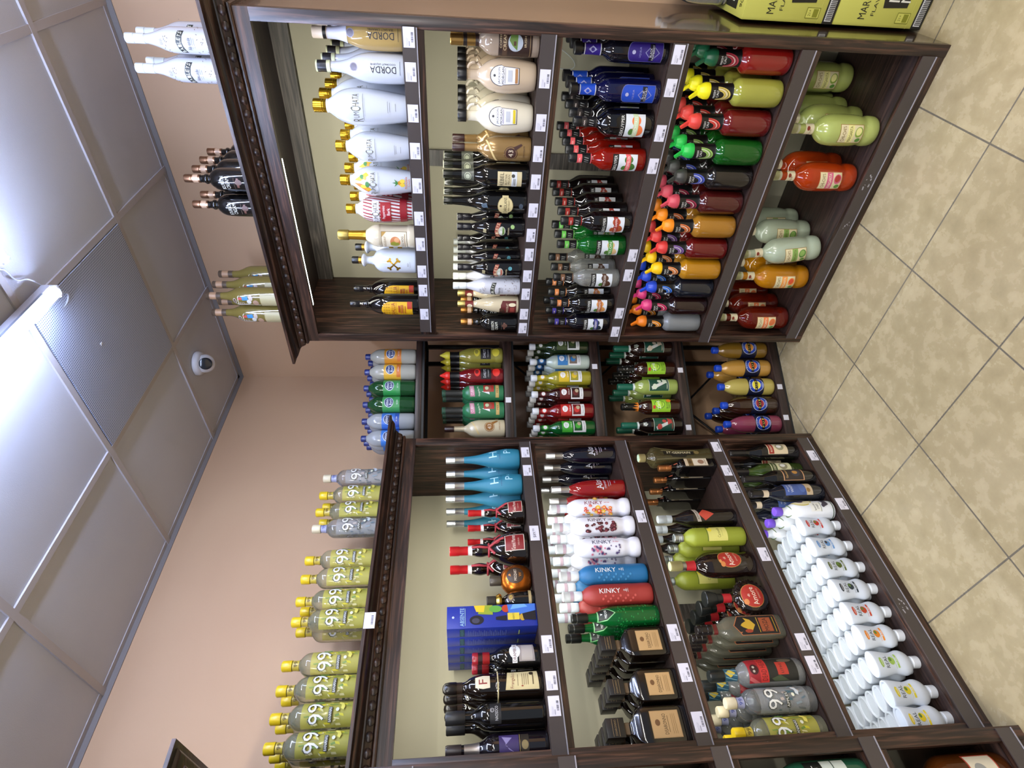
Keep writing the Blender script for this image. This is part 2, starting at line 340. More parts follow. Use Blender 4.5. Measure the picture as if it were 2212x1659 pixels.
def jmor(c,c2):
    p=Prod('jug_bottle',BOT,[(0,0),(34,0),(44,6),(50,50),(54,90),(53,125),(44,160),(28,182),(19,192),(16,200),(16,236)],G(c,.2),sy=.8)
    pts=[(-26,112)]+[(30*math.cos(PI-t*PI/10),118+36*math.sin(t*PI/10)) for t in range(0,11)]+[(26,112),(22,62),(-22,62)]
    pb=[(x*1.07,(z-104)*1.06+104) for x,z in pts]
    p.label([('P',pb,'#3a3638'),('P',pts,'#dcdce4'),('E',0,142,4,4,'#2c2c30'),('T','JACKSON',0,126,8.5,'#1c1c20',48),('T','MORGAN',0,114,8.5,'#1c1c20',48),('R',-22,106,22,107.5,'#6a5a8a' if c2[1]=='c' else '#8a8a8a'),('R',-16,84,16,98,'#b4b8c0'),('R',-21,65,21,74,c2)])
    bm=bmesh.new(); tube(bm,[(16/1000+.0,0,.228)]+[(.016+.02*math.sin(t*PI/8),0,.206+.022*math.cos(t*PI/8)) for t in range(1,8)]+[(.018,0,.182)],.0055)
    p.add('handle',finish(bm,'handle',G(c,.2))); p.cap([(20,234),(20.5,236),(20.5,262),(19,264)],PL('#0e0e10')); return p
def l43(c,c2,cc):
    p=Prod(LB,BOT,[(0,0),(39,0),(43,5),(43,105),(42,135),(32,165),(17,182),(13,195),(12,240)],M(c,.25,metal=.35 if c[1]=='8' else 0,coat=.5))
    p.label([('P',[(-40,120),(42,160),(42,166),(-40,128)],'#c8b078'),('E',-2,75,24,24,c2),('E',-2,75,21.5,21.5,c),('E',-2,75,19.5,19.5,c2),('T','43',-2,75,17,'#cfc0a8',24),('P',[(8,60),(26,34),(32,38),(20,66)],c2),('T','HORCHATA' if c[1]=='c' else 'CHOCOLATE',4,28,5,c2,40)],'printed_label',dz=.012)
    p.ring(196,240,M(c,.3,metal=.4),'neck_foil',.001); p.cap([(14.5,240),(14.5,282),(13,284)],PL(cc)); return p
def rebel():
    p=Prod(LB,BOT,[(0,0),(41,0),(44,4),(44,140),(38,172),(24,200),(19,225),(14,285)],G(BK))
    p.label([('R',-29,28,29,118,'#c2b48c'),('T','REBEL',0,102,14,'#2a2018',50),('T','BUTTER',0,86,7,'#4a3a28',40),('T','PECAN',0,76,7,'#4a3a28',36),('R',-29,46,29,66,'#c8ccd0'),('E',14,60,6.5,6.5,'#3a3a38'),('R',-24,52,4,55,'#5a5a58'),('R',-24,58,4,60,'#5a5a58')])
    p.ring(205,250,PL('#4a4c42'),'neck_label',.0008); p.label([('E',0,228,14,13,'#a8ac94'),('E',0,228,12,11,'#5c6050'),('E',0,228,8,8,'#a8ac94')],'neck_seal')
    p.cap([(15,284),(15,316),(14,320)],PL('#14160f',.25)); p.cap([(14.5,317),(14.5,321)],PL('#b8b8a0'),'cap_top'); return p
def carol():
    p=Prod(LB,BOT,[(0,0),(41,0),(44,4),(44,130),(40,165),(26,195),(19,225),(14,290)],G(BK))
    p.label([('E',0,84,36,30,'#8a7a50'),('E',0,84,34,28,'#c2b382'),('R',-40,72,40,96,'#c2b382'),('T','CAROLANS',0,84,12,'#231c12',62),('E',0,102,4,4,'#3a2c18'),('T','IRISH CREAM',0,71,5,'#5a4a2c',40),('E',0,24,10,8,'#3a4450')])
    p.label([('E',-2,165,8,10,'#4a5c6a'),('P',[(-10,150),(10,156),(4,176),(-6,170)],'#3a4a58')],'neck_crest'); p.cap([(15,286),(15,318),(14,320)],PL('#14160f',.25)); p.cap([(14.5,317),(14.5,321)],PL('#b8b8a0'),'cap_top'); return p
def bail(k,dot):
    w_=k=='w'; c='#c2c2c8' if w_ else '#0c0a0c'; h=288 if w_ else 268; s=h/288
    p=Prod(LB,BOT,[(0,0),(35,0),(37,4),(37,140*s),(34,165*s),(20,200*s),(14,222*s),(13,240*s),(13,262*s)],G(c,.15 if w_ else .06))
    rb='#1c2018' if w_ else '#8c4034'; tx='#d8d8c8' if w_ else '#e2c8a0'; e=[]
    e+=[('P',[(x,130*s-(abs(x)**1.5)*.05+dx) for x,dx in [(-34,0),(-17,0),(0,0),(17,0),(34,0)]]+[(x,112*s-(abs(x)**1.5)*.05) for x in (34,17,0,-17,-34)],rb)]
    for i,ch in enumerate('BAILEYS'):
        x=(i-3)*9; e.append(('T',ch,x,121*s-abs(x)**1.5*.05,11,tx,6.5,-x*.9))
    if w_:
        rr=random.Random(3); g='#6a5a48'
        e+=[('T','Almande',-4,92,11,'#3c3c40',34),('R',-16,82,14,83,'#5a5a60'),('R',-14,76,12,77,'#5a5a60')]
        for i in range(46):
            x=rr.uniform(-50,50); z=rr.uniform(8,70) if i<34 else rr.uniform(138,176); a=rr.uniform(0,3)
            e.append(('P',[(x-3.4*math.cos(a),z-3.4*math.sin(a)),(x+1.2*math.sin(a),z-1.2*math.cos(a)),(x+3.4*math.cos(a),z+3.4*math.sin(a)),(x-1.2*math.sin(a),z+1.2*math.cos(a))],g))
        e+=[('T','BB',0,172,9,'#7a746a',12)]
    else:
        e+=[('E',0,92,19,14,'#aeb0a0'),('P',[(-18,90),(18,90),(10,82),(-10,82)],'#5c7a3a' if dot[1]=='8' else '#a05a4a'),('E',-4,96,7,6,'#d8d8d0'),('T','ORIGINAL' if dot[1]=='8' else 'CARAMEL',0,66,6,'#c8b890',32),('E',18,50,8,8,dot),('T','BB',0,160,12,'#c8bc90',15)]
    p.label(e,'printed_label',dz=.012)
    p.cap([(14.5,232*s),(14.5,262*s),(14,263*s),(15,264*s),(15,h-2),(14,h)],PL('#d2d6d2' if w_ else '#151318',.25))
    if w_: p.cap([(14.9,262*s),(14.9,264*s)],PL('#a8aca8'),'cap_groove')
    else: p.cap([(13.5,h),(13.5,h+1)],PL('#c8c8c0'),'cap_top')
    return p
def choco():
    p=Prod(LB,BOT,[(0,0),(35,0),(38,4),(39,60),(35,110),(24,160),(15,190),(13,215),(13,240)],G('#c4b594'))
    p.label([('P',[(-38,12),(40,12),(40,72),(20,80),(-20,80),(-38,66)],'#5a1a18'),('E',-14,74,16,12,'#3a1f14'),('E',-2,78,10,8,'#4a2a1c'),('E',22,30,8,16,'#d8cba8'),('T','CHOCOLAT',4,52,9,'#d8c8a8',48),('R',-16,20,10,40,'#8c3a30')])
    p.ring(200,238,PL('#6a1c18'),'neck_label',.001); p.label([('E',0,216,8,12,'#d8cba8')],'neck_crest'); p.cap([(14.5,236),(14.5,266),(13,269)],MT('#b8a462',.35)); return p
def bourb(k):
    cc='#b07a3c' if k else '#9a7358'
    p=Prod(LB,BOT,[(0,0),(39,0),(41,4),(41,115),(37,142),(24,160),(14,166),(15,170),(18,175),(18,181),(13,186),(12,205)],G(BK))
    p.label([('T','BOURBON',0,112,13,'#d2d2c4',48,4),('T','CREAM',0,95,13,'#d2d2c4',40,4),('R',-16,56,18,64,'#6a4438'),('E',4,58,10,12,'#5a3c30'),('R',-20,72,20,73,'#6a5a4a')])
    p.cap([(14,200),(14,228),(13,229),(14.3,230),(14.3,252),(13,255)],MT(cc,.3)); p.cap([(14.4,206),(14.4,224)],PL('#caa88a'),'cap_band'); return p
def razz(c,b,t1,t2):
    p=Prod(LB,BOT,[(0,0),(36,0),(38,5),(38,165),(34,190),(20,208),(17,220),(16,290)],G(b))
    z0,z1=22,118; pts=[(-30,z0),(30,z0),(30,z1)]+[(30*math.cos(t*PI/8),z1+18*math.sin(t*PI/8)) for t in range(1,8)]+[(-30,z1)]
    p.label([('P',[(x*1.05,(z-80)*1.03+80) for x,z in pts],'#6a6a90'),('P',pts,c),('P',[(0,32),(24,56),(0,80),(-24,56)],'#8080a8'),('P',[(0,35),(21,56),(0,77),(-21,56)],c),('R',-26,49,26,65,'#0e0e1c'),('T',t1,0,61,6.5,'#c8c8d8',26),('T',t2,0,53,6.5,'#c8c8d8',44),('T','LIQUEUR',0,96,7,'#8a8ac0',30),('E',0,118,6,6,'#a0a0c0')])
    p.ring(222,278,PL(c),'neck_label',.001); p.label([('P',[(0,236),(10,250),(0,264),(-10,250)],'#9090b8'),('E',0,250,5,6,c),('R',-18,222,18,225,'#b0b0b8'),('R',-18,275,18,278,'#b0b0b8')],'neck_emblem')
    p.cap([(19,284),(20,286),(20,308),(18,310)],PL('#111113')); return p
def dek(c,nb,name,fr,rib,dia,gl=0):
    R=dia/2; mat=G(c) if gl==0 else GL(c,.35 if gl==1 else .8)
    p=Prod(LB,BOT,[(0,0),(R-4,0),(R,6),(R,140),(R-3,162),(R-16,182),(18,196),(16,204),(15.5,262)],mat)
    W=R*.86
    p.label([('R',-W,104,W,126,'#0d0c0d'),('T','DEKUYPER',0,115,11,'#d2d2cc',W*1.75),('R',-W,34,W,104,'#ccd0d4'),('E',-W*.35,60,W*.5,20,fr),('E',W*.45,66,W*.4,16,fr),('E',-W*.45,82,W*.3,9,'#4a7030' if name!='HOT DAMN' else fr),('P',[(-W,62),(-W*.7,58),(W*.7,58),(W,62),(W,80),(W*.7,76),(-W*.7,76),(-W,80)],rib),('T',name,0,67.5,9.5,'#e4dcd4',W*1.6)])
    p.ring(200,262,PL('#111012',.3),'neck_sleeve',.0012); p.label([('R',-20,236,20,254,nb),('T','DEK',0,245,5,'#e0d0c8',16)]+[('P',[(-9+i*7,212),(-7+i*7,212),(-4+i*7,228),(-6+i*7,228)],'#8a8a88') for i in range(3)]+[('R',-24,201,24,204,nb)],'neck_label')
    # neck label sits on the sleeve
    p.cap([(17,258),(17.5,260),(17.5,281),(16,283)],PL('#131416')); return p
def cali(liq,capc,acc):
    gl=liq in('#155c1a','#8c8f90')
    p=Prod('cocktail_bottle',BOT,[(0,0),(32,0),(42,4),(46,16),(46,148),(43,160),(30,172),(25,178),(25,256)],GL(liq,.35) if gl else M(liq,.14,coat=.5),body='plastic_body',sm=1)
    p.ring(176,257,PL('#0d0c0d',.3),'sleeve',.0012)
    e=[]
    for i,(rr,c) in enumerate(((44,'#0d0c0d'),(41,acc),(36,'#0d0c0d'),(34,acc),(31,'#c2bdb4'),(28,acc),(25,'#0d0c0d'),(24,acc),(20,'#0d0c0d'))):
        pts=[(-6+rr*.62*math.cos(a*PI/14),232-rr*1.15*math.sin(a*PI/14)) for a in range(0,15)]
        pts=[(max(-33,min(33,x)),max(180,min(252,z))) for x,z in pts]; e.append(('P',pts,c))
    e+=[('E',-4,236,15,14,'#0d0c0d'),('T','FRESH',-4,243,7,'#dcdcd8',24,8),('T','CALI',-3,232,8,'#dcdcd8',20,8)]
    p.label(e,'sleeve_print',dz=.02)
    for q in (-1,):
        me=p.parts[-1][1]
        for v in me.vertices: 
            d=math.hypot(v.co.x,v.co.y); k=(d+.0014)/d; v.co.x*=k; v.co.y*=k
    p.cap([(26,257),(27,259),(27,270),(26,274),(22,286),(17,294),(0.01,297)],PL(capc),'cap')
    bm=bmesh.new()
    a=[(-10,-6,286),(-10,6,286),(12,9,280),(12,-9,280),(-30,-4,316),(-30,4,316),(-22,6,322),(-22,-6,322)]
    v=[bm.verts.new((x/1000,y/1000,z/1000)) for x,y,z in a]
    for f in ((0,1,2,3),(4,7,6,5),(0,4,5,1),(1,5,6,2),(2,6,7,3),(3,7,4,0)): bm.faces.new([v[i] for i in f])
    bmesh.ops.recalc_face_normals(bm,faces=bm.faces[:]); bmesh.ops.bevel(bm,geom=bm.edges[:],offset=.0012,segments=2,affect='EDGES'); p.add('spout',finish(bm,'spout',PL(capc))); return p
def chi(liq,c1,c2):
    gl=liq in('#a8370c','#b8780c','#5e1408')
    p=Prod('cocktail_jug',BOT,[(0,0),(34,0),(47,3),(52,14),(53,38),(49,52),(50,62),(54,80),(55,130),(55,165),(50,195),(36,216),(21,228),(17,238),(17,292)],GL(liq,.3) if gl else M(liq,.22,coat=.4),sm=1)
    g='#8a6a2a' if not gl else '#b07a4a'
    q=lambda a:[(x,z+x*.12) for x,z in a]
    p.label([('P',q([(-34,66),(34,66),(34,158),(-34,158)]),g),('P',q([(-32,68),(32,68),(32,156),(-32,156)]),'#cfc49c'),('P',q([(-32,104),(32,104),(32,128),(-32,128)]),c2 if gl else c1),('T',"CHI-CHI'S",0,142,13,'#6a4a22',54,7),('T','MARGARITA',0,116,11,'#e6dcc0' if gl else '#5a5a20',56,7),('E',8,86,18,15,c2),('E',10,87,13,11,c1),('E',-20,80,8,10,'#5a8a3a')])
    p.ring(240,272,PL('#d0c6a8'),'neck_label',.0012); p.label([('E',6,262,7,6,'#7a2c1c'),('T',"CHI",-6,254,6,'#6a4a22',16)],'neck_print')
    me=p.parts[-1][1]
    for v in me.vertices: d=math.hypot(v.co.x,v.co.y); k=(d+.0012)/d; v.co.x*=k; v.co.y*=k
    p.cap([(18,302),(18.5,304),(18.5,331),(17,334)],PL('#8c8a62')); p.cap([(17,292),(17,303)],PL('#a8a690'),'neck_ring'); p.cap([(16,334),(16,335)],PL('#d8dcb0'),'cap_top'); return p
def goldw():
    p=Prod('wine_bottle',BOT,[(0,0),(37,0),(39,4),(39,175),(36,200),(20,232),(15,250),(14,300)],M('#7a6c36',.1,coat=.5))
    p.label([('E',-4,205,13,8,'#d8d4c8'),('E',-4,205,10,6,'#5a3a2a'),('T','O',-4,205,6,'#d8d4c8'),('P',[(-26,196),(-18,204),(-14,150),(-20,140)],'#d8d4c8'),('P',[(-24,190),(16,188),(22,184),(22,186),(16,191),(-24,193)],'#e0d8c0'),('T','LIZ',-14,178,14,'#d0c0b0',22,90),('P',[(4,188),(12,190),(16,176),(6,172)],'#c8504a'),('P',[(2,172),(18,174),(20,150),(4,148)],'#3c8ac0'),('E',-4,146,10,9,'#d8d8d0'),('E',12,138,12,8,'#c8b8a8'),('E',-10,120,14,12,'#b09078'),('R',-30,20,30,100,'#b8ae84')],'printed_label',dz=.02)
    p.cap([(15.5,268),(15.5,326),(14,328)],PL('#5a4a3c',.3)); p.cap([(15.8,286),(15.8,312)],PL('#b08c6c'),'capsule_band'); return p
def nine(k):
    y=k=='y'; c='#e4e2c0' if y else '#d8dad8'
    p=Prod(LB,BOT,[(0,0),(34,0),(38,4),(38,194),(36,210),(26,224),(15,230),(14,262)],GL(c,.85),sm=1)
    a='#e0d22c' if y else '#8a9aa0'; b='#6f9a44' if y else '#3c6a78'; e=[('R',-46,30,46,190,'#cfc850@.5' if y else '#b4b8ba@.4')]
    rr=random.Random(5 if y else 6)
    for i in range(34):
        x=rr.uniform(-46,38); z=rr.uniform(36,165); w2=rr.uniform(2,8); h2=rr.uniform(8,30); s_=rr.uniform(-6,6)
        e.append(('P',[(x,z),(x+w2,z+3),(x+w2+s_,z+h2),(x+s_,z+h2-3)],rr.choice([a+'@.7',b+'@.6','#dcd49a@.8' if y else '#c8b8ac@.7','#a09a5c@.7' if y else '#6f7678@.6'])))
    e+=[('T','99',0,146,50,'#3a3c30',58,10),('T','99',0,146,45,'#e2e2da',54,10),('R',-26,96,14,107,'#3a3c30'),('T','BANANAS' if y else 'APPLES',-6,101.5,8,'#e2e2da',36)]
    e+=[('P',[(4,62),(14,58),(24,64),(28,76),(24,78),(18,70),(8,70)],'#d8cc5c' if y else '#c8d0d4'),('E',6,80,5,5,'#d8d8c0')]
    p.label(e,'printed_label'); p.ring(232,254,PL('#b8a23c' if y else '#9a9cb8'),'neck_label',.001)
    p.label([('T','99',0,243,12,'#5a4a1a' if y else '#3a4a90',16)],'neck_print'); me=p.parts[-1][1]
    for v in me.vertices: d=math.hypot(v.co.x,v.co.y); q=(d+.001)/d; v.co.x*=q; v.co.y*=q
    p.cap([(17,256),(17.5,258),(17.5,286),(15,289)],PL('#d8b81c' if y else '#d4c8a8')); return p
def hpno():
    p=Prod(LB,BOT,[(0,0),(39,0),(44,5),(46.5,40),(45,75),(37,120),(25,160),(17,200),(14,245)],M('#27758f',.5))
    t='#a8d4e4'; p.label([('T','H',-2,118,34,t,30),('T','HPNOTIQ',-2,88,8,'#1c4c70',52),('E',0,96,3,3,'#1c4c70'),('T','P',4,58,30,t,18),('R',14,56,32,58,'#7ab8cc'),('R',14,62,30,64,'#7ab8cc')],'printed_label',dz=.012)
    p.cap([(14.5,242),(15,280),(15.6,281),(15.6,283),(15,284),(15.3,318),(14,320)],MT('#c2c6c8',.35)); p.label([('E',0,236,1,1,t)],'dot') if 0 else None; return p
def gmar(s):
    p=Prod(LB,BOT,[(r*s,z*s) for r,z in [(0,0),(58,0),(66,4),(68,14),(66,50),(58,90),(42,122),(26,142),(19,152),(22,165),(25,180),(22,200),(16,218),(15,232)]],G('#120a06'))
    q=lambda *a:tuple(x*s if isinstance(x,(int,float)) else x for x in a)
    p.label([q('R',-34,18,34,92,'#c8bcae'),q('R',-31,21,31,89,'#7c1a1c'),('T','Grand Marnier',0,60*s,15*s,'#dccabc',58*s),('T','LIQUEUR',0,40*s,6*s,'#c8a898',30*s)],dz=.012)
    bm=bmesh.new(); f=lambda a,z:(math.sin(a)*(p.r(z*s/1000)+.002),-math.cos(a)*(p.r(z*s/1000)+.002),z*s/1000)
    tube(bm,[f(t*PI/8,150) for t in range(17)],.0045*s); tube(bm,[f(.25,215),f(.1,185),f(.0,165),f(.05,150),f(.28,132),f(.42,108),f(.42,94)],.005*s); tube(bm,[f(0,150),f(-.5,140),f(-.8,128)],.005*s)
    p.add('ribbon',finish(bm,'ribbon',M('#a03038',.5)))
    p.label([('E',16*s,122*s,11*s,14*s,'#7c1c22'),('E',16*s,122*s,8*s,10*s,'#94303a')],'seal',dz=.008)
    p.ring(214*s,230*s,PL('#d8d2d2'),'neck_ring',.0015); p.cap([(17*s,230*s),(16.5*s,262*s),(18*s,264*s),(18*s,298*s),(16*s,300*s)],M('#b81c20',.3)); return p
def mozart():
    p=Prod(LB,BOT,[(0,0),(24,0),(42,8),(56,34),(58,60),(50,88),(32,106),(16,112),(14,114)],M('#b0601c',.28,metal=.85),sy=.8)
    me=p.parts[0][1]; rr=random.Random(2)
    p.label([('E',-2,62,31,31,'#2c2018'),('E',-2,62,29,29,'#3c2c20'),('T','MOZART',-2,62,10,'#d8c8b0',42),('P',[(-8,78),(0,88),(4,80)],'#c07828'),('T','W',-2,45,10,'#c07828',16)],dz=.008)
    p.cap([(17,112),(18,114),(18,150),(16,153)],PL('#4a4236',.3)); return p
def mini():
    p=Prod(LB,BOT,[(0,0),(34,0),(36,4),(36,30),(34,60),(30,86),(18,104),(12,112)],G(BK),sm=1)
    p.label([('R',-26,12,26,22,'#a89468'),('E',0,84,16,12,'#4a3a2c'),('E',0,84,9,7,'#a0843c'),('T','C',0,84,8,'#1a1410',7)],dz=.01)
    p.cap([(13,112),(24,116),(28,124),(22,134),(15,136)],MT('#b8943c',.25),'gold_collar'); p.cap([(19,136),(20,138),(20,166),(18,168)],PL('#3c3830')); return p
def drambuie():
    p=Prod(LB,BOT,[(0,0),(35,0),(37,4),(38,70),(37,110),(28,136),(17,150),(15,165)],G(BK))
    p.label([('P',[(-30,18),(28,22),(28,74),(-30,70)],'#8f8784'),('R',-26,26,24,62,'#a8a09a'),('E',2,84,22,18,'#d8dada'),('R',-34,76,30,92,'#d8dada'),('T','DRAMBUIE',-2,84,10,'#5c1c20',56)])
    p.cap([(18,165),(19,168),(19,188)],M('#8a1a1c',.3),'cap_base'); p.cap([(18,188),(18,203)],PL('#2a1414'),'cap_band'); p.cap([(19,203),(19,218),(16,222)],M('#8a1a24',.3)); return p
def frang():
    p=Prod(LB,BOT,[(0,0),(40,0),(42,4),(43,30),(41,70),(40,110),(42,138),(37,150),(38,175),(36,205),(28,230),(17,245),(16,256)],G('#120b07'))
    p.label([('P',[(-30,14),(28,18),(30,112),(-28,120)],'#c8b98a'),('T','Frangelico',0,96,14,'#6a1c18',48,-3),('R',-18,80,18,81.5,'#5a4a30'),('R',-16,66,20,68,'#8a7a5a'),('R',-16,60,20,62,'#8a7a5a'),('R',-16,54,20,56,'#8a7a5a'),('R',-16,48,20,50,'#8a7a5a'),('R',-20,64,-17,70,'#8a3020'),('E',18,38,6,7,'#2c2418'),('R',-16,32,14,35,'#5a4a30')])
    p.label([('P',[(-18,168),(18,168),(20,190),(15,214),(-15,214),(-20,190)],'#d0c4a8'),('T','F',0,190,26,'#7c201c',14)],'neck_label',dz=.01)
    bm=bmesh.new(); tube(bm,[((p.r(.143)+.002)*math.sin(t*PI/10),-(p.r(.143)+.002)*math.cos(t*PI/10),.143) for t in range(21)],.0022); p.add('cord',finish(bm,'cord',PL('#b8aa80',.8)))
    p.cap([(17,254),(17.5,272),(18,274)],PL('#2c2018'),'cap_ring'); p.cap([(18,272),(19,274),(19,296),(17,308),(10,315),(0.01,317)],PL('#16110f',.3)); return p
def nocc():
    p=Prod(LB,BOT,[(0,0),(39,0),(42,4),(42,160),(38,190),(24,210),(17,222),(16,248)],G('#0a0908'))
    p.label([('R',-30,138,30,172,'#1c1c1e'),('T','NAOSOCO',0,152,9,'#c8c8c8',40),('E',8,165,6,6,'#b8b8b8'),('E',8,165,4.5,4.5,'#1c1c1e'),('T','T',8,165,6,'#b8b8b8',4)])
    p.cap([(19,246),(20,248),(20,303),(18,306)],PL('#242425',.4)); return p
def chamb():
    p=Prod(LB,BOT,[(0,0),(38,0),(41,4),(41,150),(36,178),(22,198),(16,215),(15,262)],G('#100c12'))
    p.label([('R',-30,90,30,148,'#3a2c5c'),('P',[(-20,100),(0,130),(20,110),(24,140),(-10,120)],'#8a80a8'),('R',-30,60,30,84,'#2a241c'),('E',0,72,12,10,'#8a7a50'),('R',-30,86,30,88,'#8a7a50')])
    p.ring(205,250,MT('#a09890',.4),'neck_foil',.001); p.cap([(17,258),(17,300),(15,305)],PL('#2a2220')); return p
def alize(c):
    p=Prod(LB,BOT,[(0,0),(35,0),(38,4),(37,60),(38,110),(37,150),(32,185),(22,215),(14,232),(13,240)],G(c))
    p.label([('T','Alize',0,112,26,'#c8c8d0',52,8),('T','LIQUEUR' if c=='#0a0b18' else 'STRAWBERRY',-2,86,8,'#c8b8c8',44,4),('R',-16,70,20,72,'#a8a0b0'),('R',-12,62,16,64,'#a8a0b0'),('E',-24,96,6,2,'#c8c8d0'),('T','750',4,44,6,'#9a94a8',12)],'printed_label')
    p.cap([(14,234),(14,268),(14.8,269),(14.8,270),(14.2,271),(14.2,306),(13,308)],MT('#b4b2b0',.4)); return p
def kinky(k):
    col={'blue':'#17608f','red':'#922e28'}.get(k)
    if col:
        p=Prod(LB,BOT,[(0,0),(32,0),(38,8),(38,40),(37,60),(38,90),(38,200),(34,226),(24,244),(16,252),(15,262)],M(col,.5))
        e=[('T','KINKY',2,160,17,'#d8dcdc',76,-90),('T','BLUE' if k=='blue' else 'RED',2,104,6,'#d8dcdc',14,-90),('R',-5,100,9,101,'#c8d0d0'),('R',-5,94,9,95,'#c8d0d0')]
        for i in range(14): e.append(('E',-16-(i%3)*9,70+i*9,4,4,'#3a7fae' if k=='blue' else '#b8504a'))
    else:
        p=Prod(LB,BOT,[(0,0),(34,0),(39,5),(40,22),(37,34),(33,44),(34,56),(38,72),(38,200),(35,224),(25,244),(17,254),(16,262)],M('#dcdce4',.16,coat=.5))
        c1={'a':('#c8442c','#d8b028','#d8742c','#7c1c34'),'b':('#4a1420','#3a1018','#5c1a28','#3a1020'),'c':('#c86a84','#4c3a6a','#b8788c','#2c3458')}[k]
        e=[('T','KINKY',4,152,16,c1[3],74,-90),('T',{'a':'peach mango','b':'cocoa','c':'Ruby'}[k],4,98,7,c1[0],22,-90)]
        rr=random.Random(ord(k))
        for i in range(40):
            s_=-1 if i%4 else 1.5; x=s_*rr.uniform(10,44); z=rr.uniform(84,198); q=rr.uniform(4,9.5)
            if k=='c':
                c=c1[i%2]
                e.append(('P',[(x+(q if a%2 else q*.35)*math.cos(a*PI/9),z+(q if a%2 else q*.35)*math.sin(a*PI/9)) for a in range(18)],c))
            else:
                e.append(('E',x,z,q*.7,q,c1[i%3])); e.append(('E',x-1,z+1,q*.3,q*.45,'#e2b8a0' if k=='a' else '#8a4a50'))
    p.label(e,'printed_label')
    p.cap([(15.5,256),(16.5,258),(17,262),(17,284),(16.4,285),(17,286),(17,324),(15,326)],PL('#ccd2d6')); p.label([('R',-12,262,12,268,'#d0d4d8')],'x') if 0 else None
    bm=bmesh.new(); lathe(bm,[(.0174,.288),(.0174,.300)],cap=False); p.add('cap_print',finish(bm,'cap_print',PL('#b09aa4'))); return p
def midori():
    p=Prod(LB,BOT,[(0,0),(32,0),(35,4),(37,60),(36,120),(35,160),(28,190),(17,215),(14,228),(13,262)],M('#0d5a26',.1,trans=.25),sm=1,seg=20)
    # pebbled glass
    bm=bmesh.new(); rr=random.Random(4)
    for i in range(150):
        z=rr.uniform(.01,.15); a=rr.uniform(0,2*PI); r=p.r(z); q=.0022
        c=Vector((r*math.cos(a),r*math.sin(a),z)); n_=Vector((math.cos(a),math.sin(a),0)); t_=Vector((-math.sin(a),math.cos(a),0))
        tip=bm.verts.new(c+n_*.0012); ring=[bm.verts.new(c+t_*math.cos(b*PI/3)*q*1.5+Vector((0,0,1))*math.sin(b*PI/3)*q) for b in range(6)]
        for b in range(6): bm.faces.new((ring[b],ring[(b+1)%6],tip))
    p.add('embossing',finish(bm,'embossing',M('#1a7a38',.1)))
    pts=[(-19,186),(0,160),(19,186),(22,214),(-22,214)]
    p.label([('P',[(x*1.2,(z-190)*1.15+190) for x,z in pts],'#7ab87a'),('P',pts,'#141c18'),('T','MIDORI',0,190,8,'#d8dcd8',28),('P',[(0,200),(4,208),(0,206),(-4,208)],'#d8dcd8')],'label',dz=.008)
    p.cap([(16,250),(17,252),(17,286),(15,287)],PL('#101210')); p.cap([(15,287),(15,290)],MT('#888a88'),'cap_ring'); p.cap([(16,290),(16,304),(14,306)],PL('#101210'),'cap_top')
    return p
def disa(s):
    q=[(0,0),(46,0),(49,4),(49,118),(47,126),(34,142),(17,152),(14,158),(14,200)]
    p=Prod(LB,BOT,[(a*s,b*s) for a,b in q],G('#0e0805',.12),n=9,sy=.62,sm=1,seg=40)
    f=lambda *a:tuple(x*s if isinstance(x,(int,float)) else x for x in a)
    p.label([f('R',-33,24,33,104,'#a8875a'),f('R',-31,26,31,102,'#b49263'),('T','DISARONNO',0,66*s,10*s,'#2c1c10',50*s),f('E',4,86,8,7,'#6a4a2c'),f('R',-20,56,20,57.5,'#6a5030'),f('R',-24,46,24,47,'#8a6c44'),f('R',-24,41,24,42,'#8a6c44'),f('R',-24,36,24,37,'#8a6c44')])
    bm=bmesh.new(); rr=random.Random(1)
    for i in range(16):
        a=(-.04+i*.0052)*s; bx(bm,a,-.0235*s,.127*s,a+.0036*s,.0235*s,(.133+.003*(i%2))*s,bev=.0008)
    p.add('shoulder_ridges',finish(bm,'shoulder_ridges',G('#1a120c',.08)))
    p.ring(160*s,176*s,M('#6a5844',.5),'neck_band',.001)
    bm=bmesh.new(); bx(bm,-.024*s,-.024*s,.176*s,.024*s,.024*s,.226*s,bev=.0015); p.add('cap',finish(bm,'cap',PL('#1c1a1a',.35)))
    e=[('T','DISARONNO',0,201,5.5,'#8a7450',38),('R',-21,192,21,193,'#8a7450'),('R',-21,209,21,210,'#8a7450')]
    e=[tuple(x*s/1000 if isinstance(x,(int,float)) else x for x in a) for a in e]
    p.add('cap_print',artmesh('cap_print',e,lambda x,z,o:(x,-.024*s-.0003-o,z),None)); return p
def germain():
    p=Prod(LB,BOT,[(0,0),(34,0),(32,20),(28,50),(28,150),(33,215),(40,258),(36,272),(20,284),(15,292),(15,300)],M('#4a4228',.08,trans=.35),n=4,sm=0,seg=16)
    p.label([('R',-8,80,12,220,'#15120c'),('T','ST-GERMAIN',4,150,11,'#c8bc98',110,-90),('P',[(-18,120),(-8,110),(-8,190),(-18,180)],'#14120c'),('R',13,70,14.5,230,'#a89a6a'),('E',4,66,9,12,'#6a5a34')])
    bm=bmesh.new()
    for x in (-1,1):
        for y in (-1,1): tube(bm,[(x*.026,y*.026,.005),(x*.022,y*.022,.05),(x*.022,y*.022,.15),(x*.027,y*.027,.215),(x*.032,y*.032,.256)],.003,6)
    p.add('ribs',finish(bm,'ribs',M('#5a5236',.08))); p.cap([(18,298),(19,300),(19,325),(17,327)],PL('#8c8058')); p.cap([(17,327),(17,328)],PL('#9cb0a0'),'cap_top'); return p
